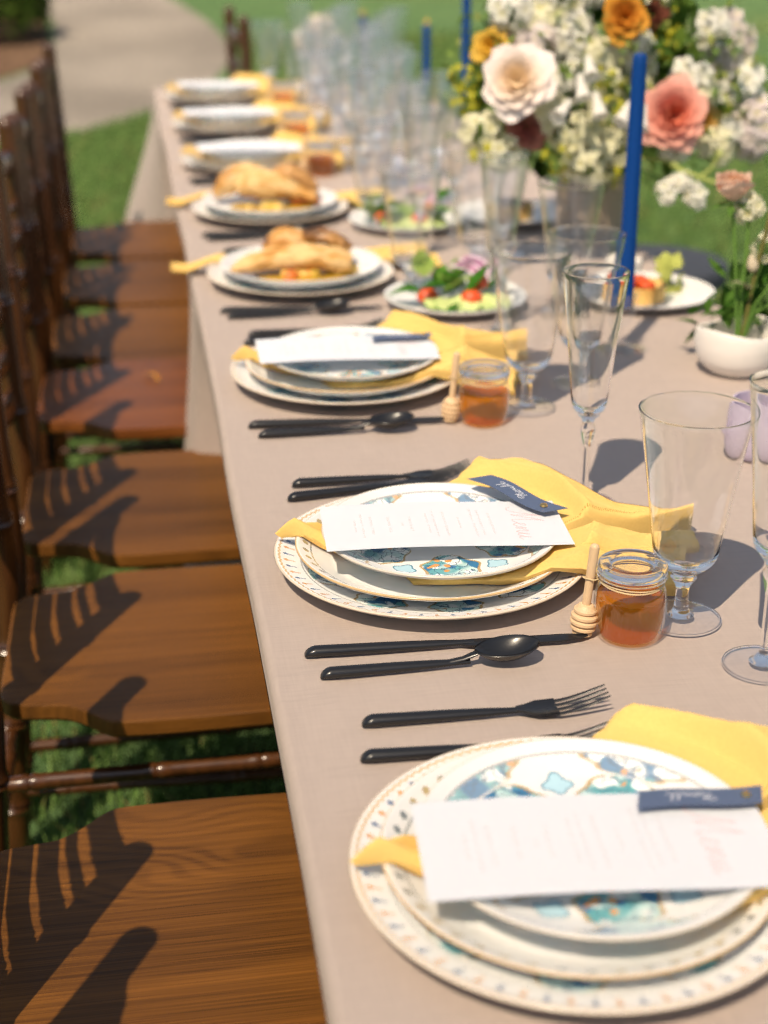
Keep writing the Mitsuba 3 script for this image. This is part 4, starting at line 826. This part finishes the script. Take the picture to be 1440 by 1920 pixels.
# ------------------------------------------------------------------ flowers
def petal_mesh(L, W, cup, curl, n=7, m=7, ruff=0.0, seed=0):
    u = np.linspace(0, 1, n); G = np.zeros((n, m, 3))
    for i, a in enumerate(u):
        w = W*np.interp(a, [0, .25, .5, .75, .9, 1], [.30, .70, .95, 1.0, .92, .74]); bx = cup*L*math.sin(a*PI*0.6)*0.6 + curl*L*max(0, a - .55)**2*2.2
        for j, s in enumerate(np.linspace(-1, 1, m)):
            G[i, j] = (bx - cup*W*0.85*s*s, w*s, a*L*(1 - .26*s*s*a*a) + ruff*L*math.sin(s*7 + seed)*a*.5)
    return G
def rose_parts(R, cols, seed, openness=1.0, n=20):
    """petals in a spiral, the flower facing +z; cols: inner and outer colour"""
    r = np.random.default_rng(seed); out = []
    for i in range(n):
        t = (i + .5)/n; az = i*2.39996; tilt = (0.04 + 0.98*t**1.3)*openness; L = R*(0.60 + 0.42*t)*r.uniform(.93, 1.07); W = R*(0.28 + 0.42*t)
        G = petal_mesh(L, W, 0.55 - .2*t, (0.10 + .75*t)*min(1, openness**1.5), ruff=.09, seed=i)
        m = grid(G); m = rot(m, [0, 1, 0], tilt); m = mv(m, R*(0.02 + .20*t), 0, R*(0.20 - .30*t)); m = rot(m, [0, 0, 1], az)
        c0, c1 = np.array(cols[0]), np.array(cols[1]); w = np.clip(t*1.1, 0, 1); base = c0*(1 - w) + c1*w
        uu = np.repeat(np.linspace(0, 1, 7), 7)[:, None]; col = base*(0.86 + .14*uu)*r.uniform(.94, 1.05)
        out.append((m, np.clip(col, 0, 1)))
    return out
def orient(items, d, loc):
    Mx = trimesh.geometry.align_vectors([0, 0, 1], np.asarray(d, float)/np.linalg.norm(d)); o = []
    for m, c in items:
        m = m.copy(); m.apply_transform(Mx); m.apply_translation(loc); o.append((m, c))
    return o
def stem_to(p, q, r0=.0022, sag=0.02, col=(0.10, 0.20, 0.035)):
    p, q = np.array(p, float), np.array(q, float); mid = (p + q)/2 + [0, 0, sag]; m = tube(smooth_prof([p, mid, q], 5), r0, 7); return m, vcol(m, col)
VB = np.array([0.745, 2.70, 0.875])   # mouth of the big vase
def rose(lab, loc, d, R, cols, seed, n=20, op=1.0, base=VB, name='rose'):
    t = thing(name, lab, 'rose')
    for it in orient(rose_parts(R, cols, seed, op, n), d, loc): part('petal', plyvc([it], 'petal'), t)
    e = np.array(loc) - np.asarray(d)/np.linalg.norm(d)*R*.2
    part('stem', plyvc([stem_to(base, e)], 'vc_matte'), t)
    sp = []
    for i in range(5):
        m = rot(mv(leaf_mesh(R*.7, R*.14, .3), 0, R*.1, -R*.05), [0, 0, 1], i*1.257); sp.append((m, vcol(m, (.10, .20, .04))))
    part('sepals', plyvc(orient(sp, d, e), 'leaf'), t)
    return t
toc = lambda p: (CAM - np.array(p))/np.linalg.norm(CAM - np.array(p))
def facing(p, dx=0, dz=0): v = toc(p) + np.array([dx, 0, dz]); return v/np.linalg.norm(v)
P_ = (0.538, 2.48, 1.066); rose('large blush white garden rose at the left front of the bouquet', P_, facing(P_, -.1, .25), 0.051, ((.88, .72, .50), (.88, .80, .79)), 1, 40, .86)
P_ = (0.726, 2.53, 1.160); rose('golden orange rose at the top of the bouquet', P_, facing(P_, .1, .1), 0.038, ((.62, .24, .03), (.74, .36, .06)), 2, 18, .8)
P_ = (0.795, 2.47, 1.010); rose('coral pink garden rose right of the blue candle', P_, facing(P_, .3, .05), 0.051, ((.70, .19, .11), (.90, .50, .42)), 3, 36, .85)
P_ = (0.522, 2.60, 1.108); rose('yellow rose with a pink edge at the upper left of the bouquet', P_, facing(P_, -.4, .3), 0.031, ((.74, .45, .05), (.76, .50, .10)), 4, 16)
P_ = (0.556, 2.62, 1.118); rose('small pink bloom touching the yellow rose', P_, facing(P_, .2, .5), 0.030, ((.66, .22, .30), (.74, .40, .46)), 5, 14)
P_ = (0.571, 2.54, 0.985); rose('dusky red-pink rose half hidden under the blush white rose', P_, facing(P_, -.1, -.3), 0.034, ((.40, .12, .10), (.52, .24, .20)), 6, 16)
P_ = (0.880, 2.54, 0.990); rose('small amber yellow rose at the right of the coral rose', P_, facing(P_, .3, -.2), 0.026, ((.52, .30, .06), (.62, .42, .16)), 7, 14)
P_ = (0.80, 2.62, 1.150); rose('dark brown-red bloom beside the orange rose', P_, facing(P_, .2, .3), 0.030, ((.10, .03, .02), (.17, .06, .04)), 8, 14)

def floret(R, col, seed, n=5):
    r = np.random.default_rng(seed); out = []
    for i in range(n):
        q = np.array([[0, 0, 0], [R*.65, -R*.36, R*.22], [R*.65, R*.36, R*.22], [R*1.0, 0, R*.14 + R*.2*r.uniform(-1, 1)]]); a = i*2*PI/n + r.uniform(-.15, .15); c, s = math.cos(a), math.sin(a)
        v = q @ np.array([[c, s, 0], [-s, c, 0], [0, 0, 1]]); out.append(trimesh.Trimesh(v, [[0, 1, 2], [1, 3, 2]], process=False))
    m = cat(out); cc = np.tile(col, (len(m.vertices), 1))*r.uniform(.9, 1.05); cc[::4] = np.array([.50, .46, .10])*.8 + .2*cc[::4]
    return m, np.clip(cc, 0, 1)
def cluster(name, lab, loc, size, num, R, col, seed, grp, base=VB, axis=(0, 0, 1), green=(.14, .24, .05), cat_='flower'):
    r = np.random.default_rng(seed); t = thing(name, lab, cat_, grp); fl_, gr = [], []
    loc = np.array(loc); ax = np.asarray(axis, float)/np.linalg.norm(axis)
    for i in range(int(num*1.25)):
        d = r.normal(size=3); d /= np.linalg.norm(d); q = d*np.array(size)*r.uniform(.55, 1)**.5
        it = orient([floret(R*1.3*r.uniform(.75, 1.15), col, seed*100 + i)], d + .5*toc(loc), loc + q)[0]; fl_.append(it)
        if i % 2 == 0: m = tube([loc - ax*np.max(size)*.7, loc + q*.6, loc + q], .0009, 4); gr.append((m, vcol(m, green)))
    part('florets', plyvc(fl_, 'petal', smooth=False), t, kind='stuff')
    gr.append(stem_to(base, loc - ax*np.max(size)*.6)); part('stem', plyvc(gr, 'vc_matte'), t)
W_ = (.88, .87, .82); CR = (.84, .82, .62); MV = (.78, .69, .72)
WHINT = ['between the bells and the blush rose', 'behind the white bells', 'under the white bells', 'left of the blue candle at mid height', 'right below the coral rose', 'at the very top centre', 'low at the right beside the tendrils', 'under the orange rose at right', 'at the top left tip of the bouquet', 'left of the orange rose', 'below left of the orange rose', 'directly under the orange rose', 'at the top edge left of the orange rose', 'at the top edge right of the orange rose', 'at the far right of the bouquet', 'at the lower right tip of the bouquet', 'right of and below the amber rose', 'at the lower left under the blush rose', 'at the bottom left edge of the bouquet', 'at the bottom middle of the bouquet', 'at the bottom beside the blue candle', 'above the coral rose', 'above right of the coral rose', 'right of the coral rose', 'between the yellow and orange roses', 'domed at the upper right', 'at the upper right with a yellow eye']
whites = [((0.600, 2.52, 1.020), (.03, .02, .03), 26, .010, CR), ((0.650, 2.56, 1.050), (.05, .02, .04), 40, .011, W_), ((0.645, 2.50, 0.985), (.05, .02, .03), 40, .010, CR), ((0.705, 2.53, 1.030), (.03, .02, .05), 34, .011, CR), ((0.815, 2.50, 0.955), (.035, .02, .02), 28, .010, W_), ((0.700, 2.62, 1.200), (.05, .03, .03), 34, .012, W_), ((0.900, 2.52, 0.945), (.03, .02, .03), 26, .011, CR), ((0.760, 2.56, 1.110), (.035, .02, .03), 28, .012, W_), ((0.554, 2.60, 1.170), (.035, .03, .035), 26, .016, W_), ((0.610, 2.60, 1.150), (.04, .03, .035), 30, .014, CR), ((0.655, 2.58, 1.125), (.04, .03, .04), 34, .014, W_), ((0.700, 2.57, 1.098), (.035, .03, .03), 26, .014, CR), ((0.640, 2.60, 1.190), (.05, .03, .03), 30, .015, W_), ((0.800, 2.64, 1.19), (.04, .03, .03), 20, .014, CR),
          ((0.965, 2.60, 1.040), (.035, .03, .04), 26, .017, W_), ((0.985, 2.58, 0.970), (.032, .03, .05), 28, .017, MV), ((0.930, 2.58, 0.965), (.04, .03, .03), 26, .014, W_), ((0.487, 2.52, 0.985), (.035, .03, .03), 34, .011, CR), ((0.520, 2.50, 0.950), (.03, .03, .03), 30, .010, CR), ((0.668, 2.48, 0.935), (.045, .03, .035), 44, .010, CR), ((0.715, 2.50, 0.955), (.03, .03, .03), 30, .010, CR),
          ((0.770, 2.58, 1.060), (.035, .03, .03), 26, .014, CR), ((0.850, 2.54, 1.060), (.03, .03, .03), 24, .015, W_), ((0.870, 2.54, 1.035), (.03, .03, .02), 24, .013, CR), ((0.590, 2.56, 1.120), (.03, .03, .03), 24, .013, MV), ((0.940, 2.62, 1.10), (.05, .03, .06), 80, .011, MV), ((0.900, 2.60, 1.13), (.03, .03, .03), 16, .018, W_)]
for i, (l, s, n, R, c) in enumerate(whites):
    lab = ('lilac-tinted' if c is MV else 'cream' if c is CR else 'pure white') + ' floret cluster ' + WHINT[i]
    cluster('flower_cluster', lab, l, s, n, R, np.array(c), 100 + i, {id(MV): 'lilac-tinted floret clusters', id(CR): 'cream floret clusters', id(W_): 'pure white floret clusters'}[id(c)])
YG = np.array((.48, .47, .03))
YHINT = ['in the middle of the lower edge', 'at the bottom by the blue candle', 'sticking out at the left edge', 'below the left edge spray', 'under the blush rose at lower left', 'right of the orange rose', 'beside the dark red bloom', 'between the bells and the candle', 'beside the amber yellow rose', 'above the white bells', 'low in the bouquet centre']
for i, l in enumerate([(0.610, 2.48, 0.946), (0.695, 2.49, 0.912), (0.462, 2.55, 1.066), (0.470, 2.56, 1.030), (0.487, 2.50, 0.948), (0.812, 2.58, 1.112), (0.840, 2.62, 1.140), (0.688, 2.46, 1.020), (0.905, 2.55, 1.010), (0.700, 2.50, 1.07), (0.640, 2.50, 0.925)]):
    cluster('yellow_spray', 'small yellow-green filler spray ' + YHINT[i], l, (.026, .022, .026), 13, .0062, YG, 200 + i, 'yellow-green filler sprays')
BHINT = ['topmost on the left', 'second from the top', 'at the left by the blush rose', 'touching the blue candle', 'just left of the candle bell', 'at the back of the bell group']
def bell(loc, d, L, R, seed):
    t = thing('bell_flower', 'white bell-shaped bloom in the bouquet centre, ' + BHINT[seed], 'flower', 'white bell-shaped blooms')
    m = lathe(smooth_prof([(0.001, 0), (R*.34, L*.06), (R*.46, L*.3), (R*.62, L*.65), (R*0.84, L*.92), (R*1.02, L)], 4), 20); v = np.asarray(m.vertices).copy(); a = np.arctan2(v[:, 1], v[:, 0]); k = 1 + .08*np.sin(a*5 + seed)*(v[:, 2]/L)**2; v[:, 0] *= k; v[:, 1] *= k; m.vertices = v
    col = np.array((.80, .78, .73))*(0.9 + .1*(v[:, 2:3]/L)); part('bloom', plyvc(orient([(m, col)], d, loc), 'petal'), t)
    part('stem', plyvc([stem_to(VB, loc, .0018)], 'vc_matte'), t)
for i, (l, d) in enumerate([((0.637, 2.50, 1.085), (.05, -.5, -.8)), ((0.661, 2.49, 1.058), (.1, -.5, -.8)), ((0.622, 2.49, 1.045), (-.6, -.5, -.5)), ((0.738, 2.47, 1.040), (-.25, -.45, -.85)), ((0.716, 2.47, 1.045), (-.5, -.4, -.7)), ((0.655, 2.52, 1.11), (.0, -.6, -.6))]):
    bell(np.array(l) + [-.012, -.07, 0], d, .042, .0145, i)
def leaves_thing(name, lab, pts, cols, L, seed, base, catg='foliage', grp=None):
    r = np.random.default_rng(seed); t = thing(name, lab, catg, grp); it = []
    for p in pts:
        l = L*r.uniform(.6, 1.3); m = leaf_mesh(l, l*.26, r.uniform(-.2, .6)); m = rot(m, [1, 0, 0], r.uniform(-.9, 1.4)); m = rot(m, [0, 0, 1], r.uniform(0, 6.3)); it.append((mv(m, *p), vcol(m, np.array(cols[r.integers(len(cols))])*r.uniform(.7, 1.2))))
    part('leaves', plyvc(it, 'leaf'), t, kind='stuff')
    return t
r = np.random.default_rng(77); n = 620
d = r.normal(size=(n, 3)); d /= np.linalg.norm(d, axis=1, keepdims=True)
pts = d*np.array([.255, .19, .17])*(r.uniform(.35, 1, n)**.6)[:, None] + [0.735, 2.70, 1.045]; pts = pts[(pts[:, 2] > .885)]
t = leaves_thing('bouquet_foliage', 'dark green leaves filling the inside of the bouquet', pts, [(.035, .075, .012), (.055, .11, .02), (.09, .15, .025)], .05, 78, VB)
d2 = np.random.default_rng(79).normal(size=(520, 3)); d2 /= np.linalg.norm(d2, axis=1, keepdims=True); d2[:, 1] = -np.abs(d2[:, 1])
p2 = d2*np.array([.285, .21, .20])*np.random.default_rng(80).uniform(.88, 1.04, (520, 1)) + [0.735, 2.68, 1.045]; p2 = p2[p2[:, 2] > .90]
leaves_thing('airy_greenery', 'fine pale green leaflets scattered over the outside of the bouquet', p2, [(.20, .30, .07), (.13, .22, .05), (.34, .38, .10)], .020, 81, VB)
part('stem', plyvc([stem_to(VB, VB + np.array([x, y, z]), .002) for x, y, z in r.uniform([-.2, -.15, .05], [.2, .15, .25], (26, 3))], 'vc_matte'), t)
m = lathe(smooth_prof([(0, 0), (0.045, 0), (0.058, 0.004), (0.066, 0.04), (0.066, 0.09), (0.060, 0.125), (0.062, 0.132)], 5).tolist() + [(0.058, 0.132), (0.056, 0.12), (0.055, 0.10), (0, 0.10)], 48)
single('flower_vase', mikit.ply(m, 'tan_ceramic', smooth=50), 'tan ceramic vase holding the big bouquet', 'vase', None, (0.742, 2.72, TZ + 0.0004))
# hanging sprigs at the right
for i, (l, s) in enumerate((((0.790, 2.44, 0.892), (.020, .02, .020)), ((0.838, 2.44, 0.884), (.014, .02, .016)), ((0.815, 2.45, 0.905), (.012, .02, .012)))):
    cluster('hanging_sprig', 'white floret sprig hanging below the bouquet, ' + ['largest and leftmost', 'rightmost', 'smallest in the middle'][i], l, s, 12, .010, np.array(W_), 300 + i, 'hanging white sprigs')
t = thing('tendril_spray', 'pale green curling tendrils reaching right from under the bouquet', 'tendril', None)
for q in ([(0.76, 2.55, .93), (0.80, 2.46, .935), (0.812, 2.44, .915), (0.825, 2.44, .893)], [(0.80, 2.46, .93), (0.835, 2.42, .917), (0.87, 2.40, .905), (0.90, 2.38, .893)], [(0.835, 2.42, .917), (0.848, 2.41, .93), (0.858, 2.40, .955)]):
    m = tube(smooth_prof(q, 6), .0030, 8); part('tendril', plyvc([(m, vcol(m, (.36, .42, .12)))], 'vc_matte'), t)
m = mv(trimesh.creation.icosphere(2, .0065), 0.859, 2.40, .958); part('bud', plyvc([(m, vcol(m, (.42, .46, .16)))], 'vc_matte'), t)

# bowl arrangement at the right
B0 = np.array([BV[0], BV[1], TZ + 0.02])
P_ = (0.696, 1.93, 0.985); t = rose('single peach rose on a long stem in the white bowl', P_, (-.1, -.2, 1), 0.036, ((.72, .44, .28), (.82, .60, .48)), 21, 16, .26, base=B0)
for i, (l, s, n_) in enumerate((((0.722, 1.93, 0.970), (.018, .015, .022), 14), ((0.748, 1.93, 0.915), (.015, .015, .02), 8))):
    cluster('bowl_sprig', ['white floret sprig just right of the peach rose', 'white floret sprig at the right edge above the bowl'][i], l, s, n_, .009, np.array((.76, .74, .58)), 320 + i, None, base=B0)
t = thing('flower_branch', 'bare brown-green stem with a cream bud and grey leaf in the white bowl', 'branch')
m = tube(smooth_prof([B0, (0.722, 1.91, .82), (0.732, 1.92, .87), (0.742, 1.92, .93), (0.752, 1.92, 1.0)], 5), .0028, 8); part('stem', plyvc([(m, vcol(m, (.13, .12, .03)))], 'vc_matte'), t)
m = tube(smooth_prof([(0.731, 1.92, .865), (0.722, 1.91, .866), (0.712, 1.90, .872)], 4), .0018, 6); part('stem', plyvc([(m, vcol(m, (.28, .28, .14)))], 'vc_matte'), t)
m = mv(rot(rot(leaf_mesh(.034, .011, .2), [1, 0, 0], .5), [0, 0, 1], 1.9), 0.722, 1.905, .868); part('leaf', plyvc([(m, vcol(m, (.26, .27, .16)))], 'leaf'), t)
m = lathe(smooth_prof([(0, 0), (.006, .004), (.0075, .012), (.004, .022), (0, .028)], 4), 14); part('bud', plyvc(orient([(m, vcol(m, (.72, .62, .46)))], (-.3, -.2, .9), (0.731, 1.92, .885)), 'petal'), t)
r = np.random.default_rng(90); pts = np.array([0.752, 1.955, .835]) + r.normal(size=(70, 3))*[.032, .02, .022]
pts = np.vstack([pts, np.array([0.735, 1.985, .805]) + r.normal(size=(40, 3))*[.03, .015, .012]])
t = leaves_thing('bowl_foliage', 'green leaves spilling behind the white bowl vase', pts, [(.05, .13, .02), (.08, .17, .03), (.04, .09, .015)], .035, 91, B0)
part('stem', plyvc([stem_to(B0, B0 + np.array([x, y, z]), .0018) for x, y, z in r.uniform([-.01, -.01, .04], [.05, .05, .12], (10, 3))], 'vc_matte'), t)
# far pale posy among the glasses
FB = np.array([0.50, 4.93, TZ + .1])
for i, (x, z) in enumerate(((0.47, .90), (0.52, .93), (0.56, .89), (0.50, .87))):
    cluster('posy_cluster', 'blurred pale bloom in the far posy, ' + ['leftmost', 'topmost', 'rightmost', 'lowest'][i], (x, 4.92, z), (.03, .03, .03), 26, .016, np.array((.76, .66, .60) if i % 2 else (.78, .74, .66)), 400 + i, 'far posy blooms', base=FB)
m = lathe(smooth_prof([(0, 0), (0.03, 0), (0.036, 0.03), (0.032, 0.08), (0.034, 0.10)], 4).tolist() + [(0.031, 0.10), (0.029, 0.08), (0, 0.07)], 32)
single('posy_vase', mikit.ply(m, 'white_ceramic', smooth=50), 'small white vase of the posy at the far end of the table', 'vase', None, (0.51, 4.93, TZ + .0004))
